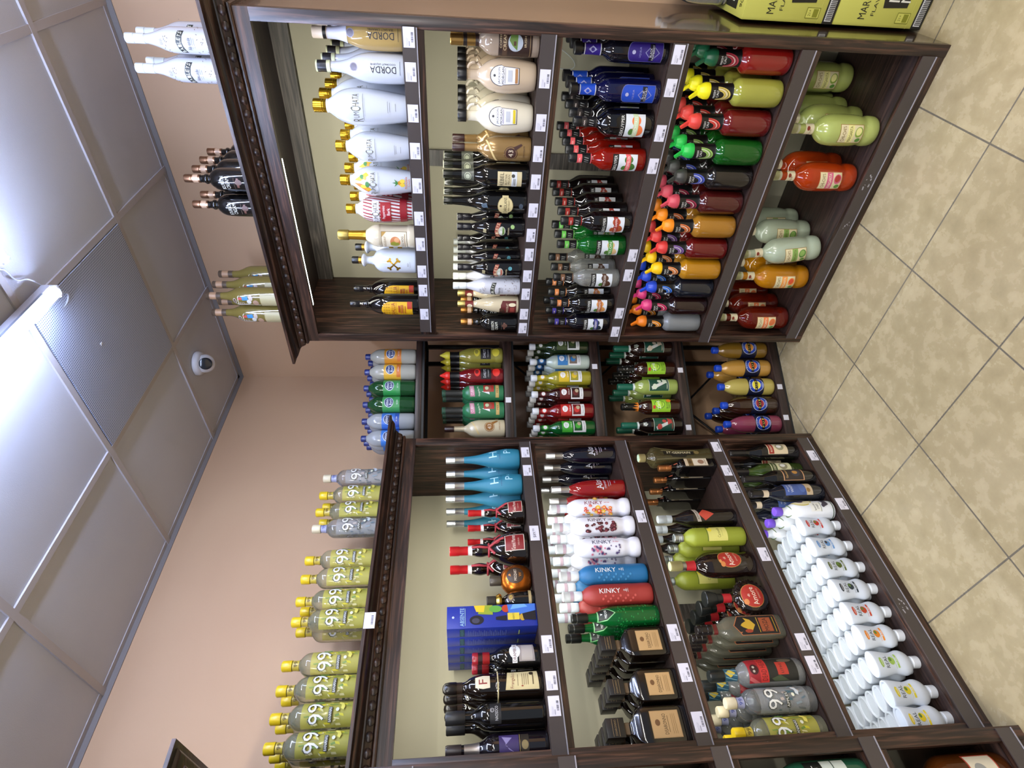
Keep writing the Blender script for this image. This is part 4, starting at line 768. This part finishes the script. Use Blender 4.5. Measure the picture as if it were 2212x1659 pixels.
RACK=[
 ('M0', 'soda("#c98a2c","#d8d6c8")', 'clear seltzer bottle with yellow label, far right file', 0.12, 3, 0.084),
 ('M0', 'soda("#d8a83a","#d8d6c8")', 'clear seltzer bottle with yellow-orange label', 0.2, 3, 0.084),
 ('M0', 'soda("#2f8a48","#24502c")', 'green seltzer bottle, right of the green pair', 0.282, 3, 0.084),
 ('M0', 'soda("#3c8a4c","#24502c")', 'green seltzer bottle, left of the green pair', 0.364, 3, 0.084),
 ('M0', 'soda("#3c6cc0","#d0d4d6")', 'clear seltzer bottle with blue label, right pair file', 0.446, 3, 0.084),
 ('M0', 'soda("#3c78c8","#d0d4d6")', 'clear seltzer bottle with blue label, left end file', 0.528, 3, 0.084),
 ('M1', 'daily("#c9bc3a","#8a8438")', 'yellow mixer bottle with yellow spout', 0.112, 3, 0.084),
 ('M1', 'daily("#d0281e","#6a1418")', 'red mixer bottle with red spout', 0.218, 3, 0.084),
 ('M1', 'mmix()', 'green-sleeved margarita mix bottle, right one', 0.309, 2, 0.085),
 ('M1', 'mmix()', 'green-sleeved margarita mix bottle, left one', 0.396, 3, 0.085),
 ('M1', 'l43("#c2b494","#8a5a24","#2a1712")', 'cream 43 bottle with brown badge', 0.487, 1, 0.09),
 ('M2', 'fin("#1e2c16","#3c4a24")', 'dark green syrup bottle', 0.065, 3, 0.08),
 ('M2', 'fin("#a8b4a8","#2c6ea8")', 'white syrup bottle with blue label', 0.147, 4, 0.08),
 ('M2', 'fin("#8c8424","#c8a824")', 'yellow syrup bottle', 0.233, 4, 0.08),
 ('M2', 'fin("#2a0c0a","#5a1414")', 'dark brown syrup bottle with red label', 0.318, 4, 0.08),
 ('M2', 'fin("#6a0c10","#b02824")', 'red syrup bottle', 0.403, 4, 0.08),
 ('M2', 'fin("#0e4a1e","#3c9a2c")', 'green syrup bottle', 0.489, 4, 0.08),
 ('M3', 'marg("#20100a","#c8b8a0")', 'brown margarita bottle with green cap, right end', 0.074, 3, 0.086),
 ('M3', 'zing(0)', 'brown bottle with lime label and black neck', 0.187, 4, 0.09),
 ('M3', 'marg("#8a9a4c","#c8d0b8")', 'yellow-green margarita bottle with green cap', 0.281, 4, 0.09),
 ('M3', 'zing(1)', 'brown bottle with lime label and flame neck', 0.385, 1, 0.09),
 ('M3', 'marg("#140c0a","#b04038")', 'black margarita bottle with green cap', 0.48, 2, 0.088),
 ('M4', 'purj("#7a5a1c","#d08c3c")', 'orange-brown juice bottle with blue cap, right end', 0.082, 1, 0.095),
 ('M4', 'purj("#a87c34","#c8602c")', 'tan juice bottle with orange circle', 0.182, 2, 0.095),
 ('M4', 'purj("#a8984c","#e0d040")', 'pale yellow juice bottle with yellow circle', 0.283, 1, 0.095),
 ('M4', 'purj("#2a160a","#8a2430")', 'dark juice bottle with red circle', 0.381, 3, 0.095),
 ('M4', 'purj("#7c3448","#c03c3c")', 'pink juice bottle with red circle', 0.479, 2, 0.095),
]
TAGS={
 'R1':[1.854, 1.757, 1.632, 1.508, 1.383, 1.255, 1.147, 1.024, 0.933, 0.812],
 'R2':[1.755, 1.618, 1.512, 1.41, 1.299, 1.195, 1.109, 1.009, 0.92, 0.816, 0.74],
 'R3':[1.844, 1.745, 1.598, 1.482, 1.114, 1.02, 0.825, 0.722],
 'L1':[0.949, 1.048, 1.35, 1.765, 1.877, 1.949],
 'L2':[1.288, 1.747, 1.874, 2.015],
 'L3':[0.934, 1.068, 1.159, 1.47, 1.797, 1.871],
 'L4':[0.993, 1.253],
}
# ---------------- the room
def plane(name,co,m,kind='structure'):
    bm=bmesh.new(); bm.faces.new([bm.verts.new(c) for c in co]); o=link(name,finish(bm,name,m,smooth=False)); o['kind']=kind; return o
def slab(name,d,m):
    o=link(name,boxmesh(name,[d],m)); o['kind']='structure'; return o
XE,YE=6.2,6.2
slab('floor',(-.1,-.1,-.1,XE,YE,0),floor_mat())
WALL=plaster('peach_plaster','#bf9c7c','#c8a684',1.3,.75,.06,120)
slab('wall_left',(-.1,-.1,0,XE,0,H+.1),WALL); slab('wall_right',(-.1,0,0,0,YE,H+.1),WALL)
CT=plaster('ceiling_panel','#bcbfcc','#c4c6d0',3,.85,.25,420)
slab('ceiling',(0,0,H,XE,YE,H+.1),CT)
TB=M('#b4b0b4',.5)
gx=[.4777+.61*k for k in range(0,9)]; gy=[.6059+.6079*k for k in range(0,9)]
slab('trim_1',(0,0,H-.024,.004,YE,H-.001),M('#7e7876',.5)); slab('trim_2',(0,0,H-.024,XE,.004,H-.001),M('#7e7876',.5))
bm=bmesh.new()
for x in gx: bx(bm,x-.012,.004,H-.007,x+.012,YE,H-.0002)
for y in gy: bx(bm,.004,y-.012,H-.0065,XE,y+.012,H-.0004)
o=link('trim_3',finish(bm,'trim_3',TB,smooth=False)); o['kind']='structure'
bm=bmesh.new(); bx(bm,.004,.004,H-.0035,.026,YE,H-.0002); bx(bm,.004,.004,H-.0035,XE,.026,H-.0002)
o=link('trim_4',finish(bm,'trim_4',TB,smooth=False)); o['kind']='structure'
# perforated return-air panel in one bay
v=empty('ceiling_vent',(.783,.910,H)); tagp(v,'square perforated grey vent panel set in the ceiling grid','ceiling vent')
part('vent_panel',(-.290,-.289,-.011,.290,.289,-.0072),vent_mat(),v)
part('vent_screw',(.085,.02,-.0135,.096,.03,-.011),M('#d8dae0',.3),v,bev=.001)
# dome camera
d=empty('security_camera',(.352,.40,H)); tagp(d,'white dome security camera on the ceiling near the room corner','security camera')
bm=bmesh.new(); lathe(bm,chaikin([(0,0),(.058,0),(.060,-.010),(.056,-.022),(.048,-.030),(0,-.031)],1)); bmesh.ops.recalc_face_normals(bm,faces=bm.faces[:]); link('base',finish(bm,'base',M('#c8c8cc',.35)),d)
look=(Vector((2.2,1.9,1.7))-Vector((.352,.40,H-.04))).normalized(); q=look.to_track_quat('Z','Y')
bm=bmesh.new(); lathe(bm,chaikin([(0,-.034),(.02,-.032),(.040,-.018),(.045,0),(.043,.012),(.032,.026),(.028,.031)],1),seg=32,cap=False)
hs=link('camera_ball',finish(bm,'camera_ball',M('#cfcfd3',.3)),d,(0,0,-.040)); hs.rotation_euler=q.to_euler()
bm=bmesh.new(); lathe(bm,[(.0285,.029),(.029,.034),(.026,.036),(.0,.0355)],seg=32); bmesh.ops.recalc_face_normals(bm,faces=bm.faces[:]); l=link('lens_window',finish(bm,'lens_window',M('#23262c',.15)),d,(0,0,-.040)); l.rotation_euler=q.to_euler()
# tube lights
def tube_light(loc,ln,rz,label):
    e=empty('tube_light',loc,rz); tagp(e,label,'tube light','linear tube lights on the ceiling')
    part('housing',(0,-.021,-.028,ln,.021,0),M('#c4c8d8',.4),e,bev=.003)
    bm=bmesh.new(); n=14
    for k in (0,):
        pr=[(math.cos(PI+PI*i/n)*.017,math.sin(PI+PI*i/n)*.022-.028) for i in range(n+1)]
        A=[bm.verts.new((.006,y,z)) for y,z in pr]; B=[bm.verts.new((ln-.006,y,z)) for y,z in pr]
        for i in range(n): bm.faces.new((A[i],A[i+1],B[i+1],B[i]))
        bm.faces.new(A); bm.faces.new(B[::-1])
    bmesh.ops.recalc_face_normals(bm,faces=bm.faces[:]); link('diffuser',finish(bm,'diffuser',M('#c6d7ff',.4,emit=100)),e)
    part('end_cap',(-.004,-.019,-.046,.008,.019,-.002),M('#c8ccd8',.4),e,bev=.003)
    for s in (-1,): part('clip_strip',(.05,.0205,-.034,ln,.0235,-.026),M('#8c94a8',.3),e)
    return e
t1=tube_light((.99,1.232,H-.022),1.24,0,'long lit tube light running away from the vent panel')
t2=tube_light((1.108,1.40,H-.022),1.24,PI/2,'lit tube light at the edge of view, set square to the other')
def cable(name,pts,r,c,label,cat,parent=None):
    bm=bmesh.new(); P=chaikin3(pts); tube(bm,P,r,6); me=finish(bm,name,PL(c,.5)); o=link(name,me,parent)
    if label: tagp(o,label,cat)
    return o
def chaikin3(p,n=3):
    p=[Vector(x) for x in p]
    for _ in range(n):
        q=[p[0]]
        for a,b in zip(p,p[1:]): q+=[a*.75+b*.25,a*.25+b*.75]
        q.append(p[-1]); p=q
    return p
cable('power_cord',[(1.0,1.225,H-.03),(.95,1.20,H-.035),(.90,1.165,H-.02),(.93,1.13,H-.010),(.99,1.155,H-.006),(1.05,1.185,H-.005),(1.2,1.20,H-.005),(1.5,1.205,H-.005)],.0028,'#a8acb8','thin white cord looping past the end of the long tube light','cord')
cable('power_cord',[(1.108,1.42,H-.03),(1.10,1.37,H-.025),(1.06,1.35,H-.01),(1.05,1.30,H-.008),(1.01,1.29,H-.012),(.985,1.245,H-.02)],.0028,'#b4b8c4','thin white cord joining the two tube lights','cord')
# ---------------- display units
def crown(name,W,D,z,parent,butt=False):
    pr=[(0,0),(.006,0),(.009,.004),(.009,.009),(.006,.012),(.012,.014),(.014,.017),(.019,.032),(.024,.036),(.024,.040),(.030,.042),(.046,.046),(.054,.052),(.056,.056),(.066,.058),(.073,.060),(.073,.070),(0,.070)]
    bm=bmesh.new(); R_=[]
    for o,h in pr: R_.append([bm.verts.new(c) for c in ((-o,.0,z+h),(-o,D+o,z+h),(W+(0 if butt else o),D+o,z+h),(W+(0 if butt else o),.0,z+h))])
    for A,B in zip(R_,R_[1:]):
        for i in range(3): bm.faces.new((A[i],A[i+1],B[i+1],B[i]))
    nb=int((W)/.0405)
    for i in range(nb+1):
        x=.01+i*(W-.02)/nb; c=Vector((x,D+.0165,z+.0235))
        g=bmesh.ops.create_uvsphere(bm,u_segments=10,v_segments=6,radius=.0125,matrix=Matrix.Translation(c)@Matrix.Diagonal((1.2,.6,1.0,1)))
    for sx in ((0,) if butt else (0,W)):
        k=int(D/.0405)
        for i in range(k): bmesh.ops.create_uvsphere(bm,u_segments=10,v_segments=6,radius=.0105,matrix=Matrix.Translation((sx+(-.0165 if sx==0 else .0165),.02+i*.0405,z+.0235))@Matrix.Diagonal((.55,1.25,1.0,1)))
    bmesh.ops.recalc_face_normals(bm,faces=bm.faces[:])
    return link(name,finish(bm,name,WH,sharp=30),parent)
TAGM={}
def price_tag(parent,x,y,z,i,big=False):
    k='big' if big else i%3
    if k not in TAGM:
        bm=bmesh.new(); wd=.028 if not big else .032
        bx(bm,-wd,-.0006,-.0175,wd,.0006,.0175); 
        def fr(a,b,c,d_,mi): 
            vs_=[bm.verts.new((q,.0009,r)) for q,r in ((a,b),(a,d_),(c,d_),(c,b))]; f=bm.faces.new(vs_); f.material_index=mi
        if not big:
            rr=random.Random(i)
            for j in range(9): a=-.014+j*.0031; fr(a,-.0135,a+rr.uniform(.0008,.0024),-.0065,1)
            for j in range(3 if i%2 else 2): fr(.0-.0+.022-.020-j*.001,.004+j*.0035,.024,.0048+j*.0035,2)
            fr(.010,-.002,.024,.001,2)
            bmesh.ops.recalc_face_normals(bm,faces=bm.faces[:8])
        else:
            for ch,x0,h in (('$89.',.0,.013),('99',-.019,.009)):
                V,Fc,W_,H_=text2d(ch); s=h/H_
                vv=[bm.verts.new((-(a*s)+x0+.006,.0009,b*s-(0 if h>.01 else -.003))) for a,b in V]
                for f in Fc:
                    try: g=bm.faces.new([vv[q] for q in f]); g.material_index=1
                    except ValueError: pass
        TAGM[k]=finish(bm,'price_tag',[M('#d6d4e0',.5),M('#3a3a44',.6),M('#9a9aa8',.6)],smooth=False)
    return link('price_tag',TAGM[k],parent,(x,y,z))
STR=M('#3f3836',.35,coat=.15); EDGE=M('#8e8b92',.15)
def unit(name,loc,rz,W,D,levels,top,label,tags,toW,ti0,tall,led=(.3,1.2),postx=None,span=None):
    u=empty(name,loc,rz); tagp(u,label,'shelf unit')
    fas=top-.07-.045
    part('side_panel',(0,0,0,.020,D-.02,top-.03),WVG if tall else WV,u); part('side_panel',(W-.020,0,0,W,D-.02,top-.03),WV,u)
    part('stile',(0,D-.02,0,.037,D,fas),WV,u,.001); part('stile',(W-.037,D-.02,0,W,D,fas),WV,u,.001)
    part('top_board',(.020,.004,top-.03,W-.020,D-.02,top-.006),WD,u)
    part('fascia',(0,D-.02,fas,W,D,top-.01),WH,u)
    part('back_panel',(.020,.001,.0,W-.020,.006,top-.03),CREAM,u)
    part('kick_board',(.037,D-.018,0,W-.037,D-.002,.035),WH,u)
    if postx: part('back_post',(postx-.035,.0065,.02,postx+.035,.016,(1.76 if tall else .90)),WG,u)
    if tall: part('back_rail',(.021,.0165,top-.10,W-.021,.028,top-.031),WG,u)
    crown('crown_moulding',W,D,top-.07,u,butt=not tall)
    ks=0
    for i,z in enumerate(levels):
        part('shelf_board',(.0205,.017,z-.028,W-.0205,D-.021,z),WD,u,.0005)
        part('shelf_rail',(.0372,D-.0205,z-.068 if i else z-.045,W-.0372,D-.0005,z-.0005),WH,u,.001)
        a,b=span[i] if span else (.036,W-.036)
        st=part('price_strip',(a,D+.0002,z-.047,b,D+.004,z+.001),STR,u)
        link('clear_lip',boxmesh('clear_lip',[(a,D+.004,z-.0475,b,D+.0065,z-.0440)],EDGE,.0004),st)
        for j,wp in enumerate(tags.get(i,[])):
            price_tag(st,toW(wp),D+.0052,z-.021,j,big=(not tall and i==3 and j==2))
    y0=D-.029; z0=top-.1125 if tall else top-.1125
    bm=bmesh.new(); bx(bm,led[0],y0-.008,z0,led[1],y0+.008,z0+.007); lo=link('light_strip',finish(bm,'light_strip',M('#fdfff4',.4,emit=9),smooth=False),u)
    return u
CREAM=plaster('cream_board','#aea88f','#b6b098',2,.7,.03,90)
LV5=[.08,.505,.94,1.368,1.802]; LV4=[.08,.508,.94,1.37]
Wt,Dt=1.251,.5037; y1=1.9111; x0=.8556; Dl=.3975
tw=lambda y:y1-y; lw=lambda x:x-x0
tall=unit('tall_shelf_unit',(0,y1,0),-PI/2,Wt,Dt,LV5,2.365,'tall five-shelf dark walnut unit with carved crown, against the right wall',{4:TAGS['R1'],3:TAGS['R2'],2:TAGS['R3']},tw,0,True,led=(.46,1.08),postx=.611,span=[(.035,1.225),(.035,1.25),(.035,1.25),(.03,1.215),(.03,1.196)])
low=unit('low_shelf_unit',(x0,0,0),0,1.241,Dl,LV4,1.936,'lower four-shelf dark walnut unit with carved crown and yellow bottles on top',{3:TAGS['L1'],2:TAGS['L2'],1:TAGS['L3'],0:TAGS['L4']},lw,0,False,led=(.90,1.14),postx=.646,span=[(.032,1.225)]*4)
third=unit('tall_shelf_unit',(2.0975,0,0),0,1.25,.49,LV5,2.365,'tall walnut shelf unit mostly out of view beside the low one',{},lw,0,True,led=(.1,1.0),span=[(.005,1.2)]*5)
part('crown_price_tag',(.839-.026,Dl+.0745,1.899,.839+.026,Dl+.0755,1.934),M('#d0ced8',.5),low)
bmt=bmesh.new()
for j in range(9): a=.839-.016+j*.0034; bx(bmt,a,Dl+.0756,1.905,a+.0017,Dl+.0759,1.912)
link('barcode',finish(bmt,'barcode',M('#3a3a44',.6),smooth=False),low.children[-1])
# light of each LED strip, under the top and under the boards, behind the front rail
TL=math.radians(38)
def strip_light(x,y,z,sx,sy,pw,right):
    area('strip_glow',(x,y,z),sx,sy,pw,(1,.985,.89) if z>1.7 else (.96,.98,.97),(0,TL,0) if right else (-TL,0,0))
strip_light(Dt-.085,1.315,2.300,.012,1.0,1.5,True)
strip_light(1.50,Dl-.075,1.840,1.0,.012,1.25,False)
for i,pw in ((4,1.7),(3,1.1),(2,.45),(1,.35)):
    strip_light(Dt-.06,1.30,LV5[i]-.034,.010,1.12,pw,True)
    part('light_strip',(.06,Dt-.065,LV5[i]-.0315,1.19,Dt-.055,LV5[i]-.0285),M('#fdfff4',.4,emit=4),tall)
for i,pw in ((3,1.25),(2,.9),(1,1.3)):
    strip_light(x0+.62,Dl-.05,LV4[i]-.034,1.12,.010,pw,False)
    part('light_strip',(.06,Dl-.055,LV4[i]-.0315,1.18,Dl-.045,LV4[i]-.0285),M('#fdfff4',.4,emit=4),low)
RESX=((.448,.48,.643),(.82,.845))
def residue(st,u,x,seed,D):
    rr=random.Random(seed); bm=bmesh.new()
    for i in range(7):
        a=x+rr.uniform(-.014,.014); z=.058+rr.uniform(-.012,.012); q=rr.uniform(.0015,.005)
        vs_=[bm.verts.new((a+q*rr.uniform(.5,1.4)*math.cos(t*PI/3),D+.0044+i*.00004,z+q*rr.uniform(.3,1)*math.sin(t*PI/3))) for t in range(6)]; bm.faces.new(vs_)
    link('torn_sticker',finish(bm,'torn_sticker',M('#9a979c',.6),smooth=False),st)
for u,D,xs in ((tall,Dt,RESX[0]),(low,Dl,RESX[1])):
    st=[c for c in u.children if c.name.startswith('price_strip')][0]
    for k,x in enumerate(xs): residue(st,u,x,k+3,D)
# white cable hanging under the second shelf of the tall unit
cable('light_cable',[(.03,1.795,1.337),(.03,1.76,1.25),(.03,1.72,1.18),(.03,1.69,1.16),(.03,1.675,1.18),(.03,1.68,1.25),(.03,1.69,1.337)],.0022,'#c4c6c0','thin white cable hanging in a loop above the blue bottles','cable')
cable('light_cable',[(1.975,.375,.905),(1.975,.378,.88),(1.97,.38,.868),(1.96,.38,.865)],.004,'#d0d4d4','short white light lead poking under the low unit\'s board','cable') if 0 else None
# ---------------- corner rack
phi=math.radians(152); nx,ny=math.cos(math.radians(62)),math.sin(math.radians(62))
rack=empty('corner_rack',(nx*.64,ny*.64,0),phi); tagp(rack,'narrow corner rack of wooden boards on a black metal frame','rack')
BM=M('#121316',.45); MZ=[.05,.552,.985,1.417,1.838]; X0,X1=-.575,.04
for i,z in enumerate(MZ):
    t=.028 if i in(4,) else .038
    part('shelf_board',(X0,0,z-t,X1,.33,z),WD if i else WD,rack,.001)
    bm=bmesh.new(); bx(bm,X0,.004,z-t-.012,X1,.02,z-t); bx(bm,X0,.31,z-t-.012,X1,.326,z-t); bx(bm,X0+.001,.02,z-t-.012,X0+.016,.31,z-t); bx(bm,X1-.016,.02,z-t-.012,X1-.001,.31,z-t)
    link('shelf_frame',finish(bm,'shelf_frame',BM,smooth=False),rack)
for x in (X0-.020,X1):
    for y in (0,.31): part('post',(x,y,0,x+.02,y+.02,1.84),BM,rack,.001)
part('back_post',(-.05,.332,0,-.03,.350,1.83),BM,rack)
bm=bmesh.new()
for a,b in (((-.02,.36,.75),(-.56,.36,1.35)),((-.02,.36,1.35),(-.56,.36,.75)),((-.02,.36,.1),(-.56,.36,.7)),((-.02,.36,.7),(-.56,.36,.1))): tube(bm,[a,b],.006,6)
# braces sit behind the rear posts
link('cross_brace',finish(bm,'cross_brace',BM),rack)
for i,x,c in ((2,-.19,0),(0,-.30,0),(0,-.46,0),(1,-.21,0),(1,-.505,1),(3,-.36,0)):
    z=MZ[i]; part('torn_tag' if not c else 'price_tag',(x-.012,-.0012,z-.030,x+.014,-.0002,z-.004),M('#c4c2c8',.6),rack)
# ---------------- stocking the shelves
PC={}
def prod(s):
    if s not in PC: PC[s]=eval(s)
    return PC[s]
ORD=['front one','second back','third back','fourth back','fifth back','sixth back']
SH={'R1':'tall unit\'s top shelf','R2':'tall unit\'s second shelf','R3':'tall unit\'s middle shelf','R4':'tall unit\'s fourth shelf','R5':'tall unit\'s bottom shelf',
'L1':'low unit\'s top shelf','L2':'low unit\'s second shelf','L3':'low unit\'s third shelf','L4':'low unit\'s bottom shelf','RT':'','LT':'','M0':'on top of corner rack','M1':'corner rack\'s highest inner shelf','M2':'corner rack\'s middle shelf','M3':'corner rack\'s lower shelf','M4':'corner rack\'s bottom shelf'}
GR={'R4':'flip-spout drink bottles on the fourth shelf','R5':'cocktail jugs on the bottom shelf','LT':'clear liqueur bottles on top of the low unit','L4':'bottles on the low unit\'s bottom shelf'}
Z={'R':dict(zip('54321',LV5)),'L':dict(zip('4321',LV4))}
SIDE={}
rj=random.Random(11)
def lab(desc,i,n,sh):
    s=desc
    if n>1: s+=', '+ORD[i]
    if SH[sh]: s+=', '+SH[sh]
    return s
def grp(desc,sh): return desc.split(',')[0]+'s, '+(SH[sh] or 'top of the unit')
for sh,ty,desc,pos,back,n,sp in COLS:
    p=prod(ty); z=(2.3595 if sh=='RT' else 1.9305) if sh[1]=='T' else Z[sh[0]][sh[1]]+.0005
    D=Dt if sh[0]=='R' else Dl; rd=p.rmax*p.sy
    while back+(n-1)*sp+rd>D-.018: n-=1; print('clipped',sh,desc,n)
    lo,hi=(.6815,1.8895) if sh[0]=='R' else (.8775,2.0745); wr=p.rmax*p.sx+.002
    if sh[1]!='T':
        pos=max(lo+wr,min(hi-wr,pos))
        if pos+wr>hi-.0145 or pos-wr<lo+.0145: back=max(back,.0225+rd)
    for i in range(n):
        j=rj.uniform(-.0012,.0012); rot=rj.uniform(-6,6)*PI/180
        if 'disa' in ty or 'copper' in ty or 'rect' in ty or 'real' in ty: rot*=.25
        if ty[:4] in('rumc','dord','jmor','bumb','coff'): rot+=.26
        if sh[0]=='R': loc=(D-back-i*sp,pos+j,z); rz=PI/2+rot
        else: loc=(pos+j,D-back-i*sp,z); rz=PI+rot
        tilt=None
        p.make(loc,rz,lab(desc,i,n,sh),GR.get(sh) or grp(desc,sh))
for sh,ty,desc,tau,n,sp in RACK:
    p=prod(ty); z=MZ[4-int(sh[1])]+.0005; rd=p.rmax*p.sy; b=.046
    if ty.startswith('fin'): sp=min(sp,.08)
    while b+(n-1)*sp+rd>.325: n-=1
    for i in range(n):
        d_=.64-b-i*sp; x=nx*d_+ny*tau; y=ny*d_-nx*tau
        p.make((x,y,z),phi+rj.uniform(-.1,.1),lab(desc,i,n,sh),grp(desc,sh))
# leaning cloudy jug in front of its file
p=prod('chi("#96a08a","#7fa052","#4c7a34")')
e=p.make((Dt-.075,1.125,LV5[0]+.0065),PI/2,'cloudy white cocktail jug leaning sideways on the tall unit\'s bottom shelf','cocktail jugs on the bottom shelf')
e.rotation_euler=(math.radians(7.0),0,PI*.5*1.0)
e.rotation_mode='QUATERNION'
from mathutils import Quaternion
e.rotation_quaternion=Quaternion((1,0,0),math.radians(7.5))@Quaternion((0,0,1),PI/2)
# boxed absinthe on the low unit's top shelf
def flatpart(name,els,mapf,parent): return link(name,artmesh(name,els,mapf,None),parent)
hw,hd,hh=.0385,.039,.305
bx_me=boxmesh('carton',[(-hw,-hd,0,hw,hd,hh)],M('#1d2f8c',.35),.0012)
mm=lambda L:[tuple([x/1000 if isinstance(x,(int,float)) else ([(a/1000,b/1000) for a,b in x] if isinstance(x,list) else x) for x in e]) for e in L]
FA=mm([('E',0,284,4,4,'#b8c8d8'),('R',-33,245,33,262,'#243a96'),('T','ABSENTE',0,254,13,'#9fc4c8',62),('R',-30,243,30,244.5,'#9fc4c8'),('E',-12,205,16,24,'#14141c'),('E',-14,208,9,13,'#3a3a4c'),
 ('P',[(8,200),(38,196),(38,150),(4,150)],'#8a9a2c'),('P',[(16,206),(38,214),(38,176),(14,180)],'#d8b828'),('E',24,140,12,22,'#5a9a3a'),('E',24,105,13,14,'#b03a1c'),('P',[(8,96),(38,100),(38,4),(-2,4)],'#3c6cc0'),('P',[(20,90),(38,80),(38,40),(28,30)],'#6aa0d8'),('R',-16,60,8,100,'#d0b83c'),('T','ABSENTE',-4,80,6,'#2c3a1c',22),('P',[(-14,140),(-4,140),(0,104),(-18,104)],'#14141c'),('E',-8,50,12,10,'#b09030'),('P',[(-20,4),(14,4),(4,50),(-16,46)],'#101018')])
SA=mm([('R',-30,246,30,262,'#1c3a50'),('T','ABSENTE',0,254,10,'#4a7a84',54)]+[('R',-28,232-i*6,22-(i%3)*8,233.4-i*6,'#5a6ab0') for i in range(22)]+[('R',-20,60,16,64,'#8a9a6c')])
fa=artmesh('printed_front',FA,lambda x,z,o:(x,-hd-.0002-o,z),None); sa=artmesh('printed_side',SA,lambda x,z,o:(-hw-.0002-o,-x,z),None)
for i in range(5):
    e=empty('boxed_spirit',(1.657,Dl-.045-i*.0795*.88,LV4[3]+.0005),PI); e.scale=(1,.86,1)
    tagp(e,'tall dark blue printed carton, '+ORD[i]+', low unit\'s top shelf','carton','blue cartons on the low unit\'s top shelf')
    link('carton',bx_me,e); link('printed_front',fa,e); link('printed_side',sa,e)
# yellow drink cases standing by the end of the tall unit
YM=M('#bcbb5a',.5); 
def case(z,label):
    e=empty('drink_case',(.161,1.918+.004,z)); tagp(e,label,'cardboard box','yellow drink cases stacked on the floor')
    link('carton',boxmesh('carton',[(-.16,0,0,.16,.40,.330)],YM,.002),e)
    # artwork on the face that looks into the room (+x)
    f=lambda u,v,o:(.1602+o,u,v)
    els=mm([('R',0,2,400,40,'#141414'),('R',8,10,300,34,'#c8c8c8'),('R',0,58,400,60,'#bcbb5a'),('T','MARGARITA',96,236,26,'#1c1c14',150,0),('T','FLAVORED',92,200,12,'#1c1c14',120),('P',[(56,170),(60,84),(220,80),(230,176),(120,186)],'#16160e'),('T','M',92,140,38,'#d4d4c8',34),('T','N',92,98,34,'#d4d4c8',34),('R',14,60,46,108,'#6a6c1c'),('R',16,62,44,106,'#bcbb5a'),('T','21+',30,96,9,'#4a4c14',18),('R',18,66,42,84,'#7a7c20')]+[('R',12+i*5.2,12,14.5+i*5.2,32,'#141414') for i in range(56)])
    link('printed_face',artmesh('printed_face',els,f,None),e)
    els=mm([('R',20,60,110,160,'#16160e'),('T','19',64,110,40,'#d4d4c8',50),('T','90/57',60,28,22,'#3a3a14',60)])
    link('top_print',artmesh('top_print',els,lambda u,v,o:(.155-v,u+.0,.3305+o),None),e)
case(0.0005,'yellow and black drink case on the floor, lower of two'); case(.3315,'yellow and black drink case stacked on another, upper of two')
for i,x in enumerate((.09,.02+.20)):
    if i==0:
        p=Prod('water_bottle',BOT,[(0,0),(26,0),(32,6),(32,120),(28,150),(14,180),(13,200)],GL('#d0d4d8',.8),body='plastic_body',sm=1); p.cap([(14,196),(15,198),(15,212),(13,214)],PL('#d8dce0'))
    p.make((.055+i*.08,1.962+i*.004,.6625),0,['clear plastic bottle on the yellow cases, closer to the wall','clear plastic bottle on the yellow cases, farther from the wall'][i],'plastic bottles on the yellow cases')
# bottles of the unit at the edge of view
p=Prod('wine_bottle',BOT,[(0,0),(37,0),(40,4),(40,180),(34,210),(18,240),(16,300)],M('#1c4a34',.08,coat=.5)); p.label([('R',-34,60,34,130,'#b8c0b4'),('R',-34,130,34,180,'#101411'),('T','EST',0,152,16,'#d8d8d0',40),('R',-34,96,34,99,'#3a4a40')]); p.cap([(18,290),(20,292),(20,320),(17,323)],PL('#8fa89c'))
p.make((2.0975+.08,.49-.055,LV5[1]+.0005),PI,'green glass bottle at the edge of the neighbouring tall unit','edge bottles')
p.make((2.0975+.08,.49-.155,LV5[1]+.0005),PI,'green glass bottle behind another in the neighbouring tall unit','edge bottles')
p=Prod('whiskey_bottle',BOT,[(0,0),(52,0),(56,5),(56,170),(50,196),(26,222),(18,236),(17,270)],M('#4a2408',.08,trans=.2)); p.label([('R',-46,40,46,128,'#a04030'),('R',-42,44,42,124,'#c8bfa8'),('E',0,96,20,18,'#8a8a84')]); p.cap([(19,266),(20,268),(20,300),(18,303)],PL('#1c120c'))
for i in range(2): p.make((2.0975+.10+.12*i,.49-.075,LV5[0]+.0005),PI,'amber whiskey bottle at the low corner of the next unit'+(', farther one' if i else ''),'edge whiskey bottles')
p.make((2.0975+.10,.49-.075,LV5[2]+.0005),PI,'amber whiskey bottle midway up the next unit','edge whiskey bottles')
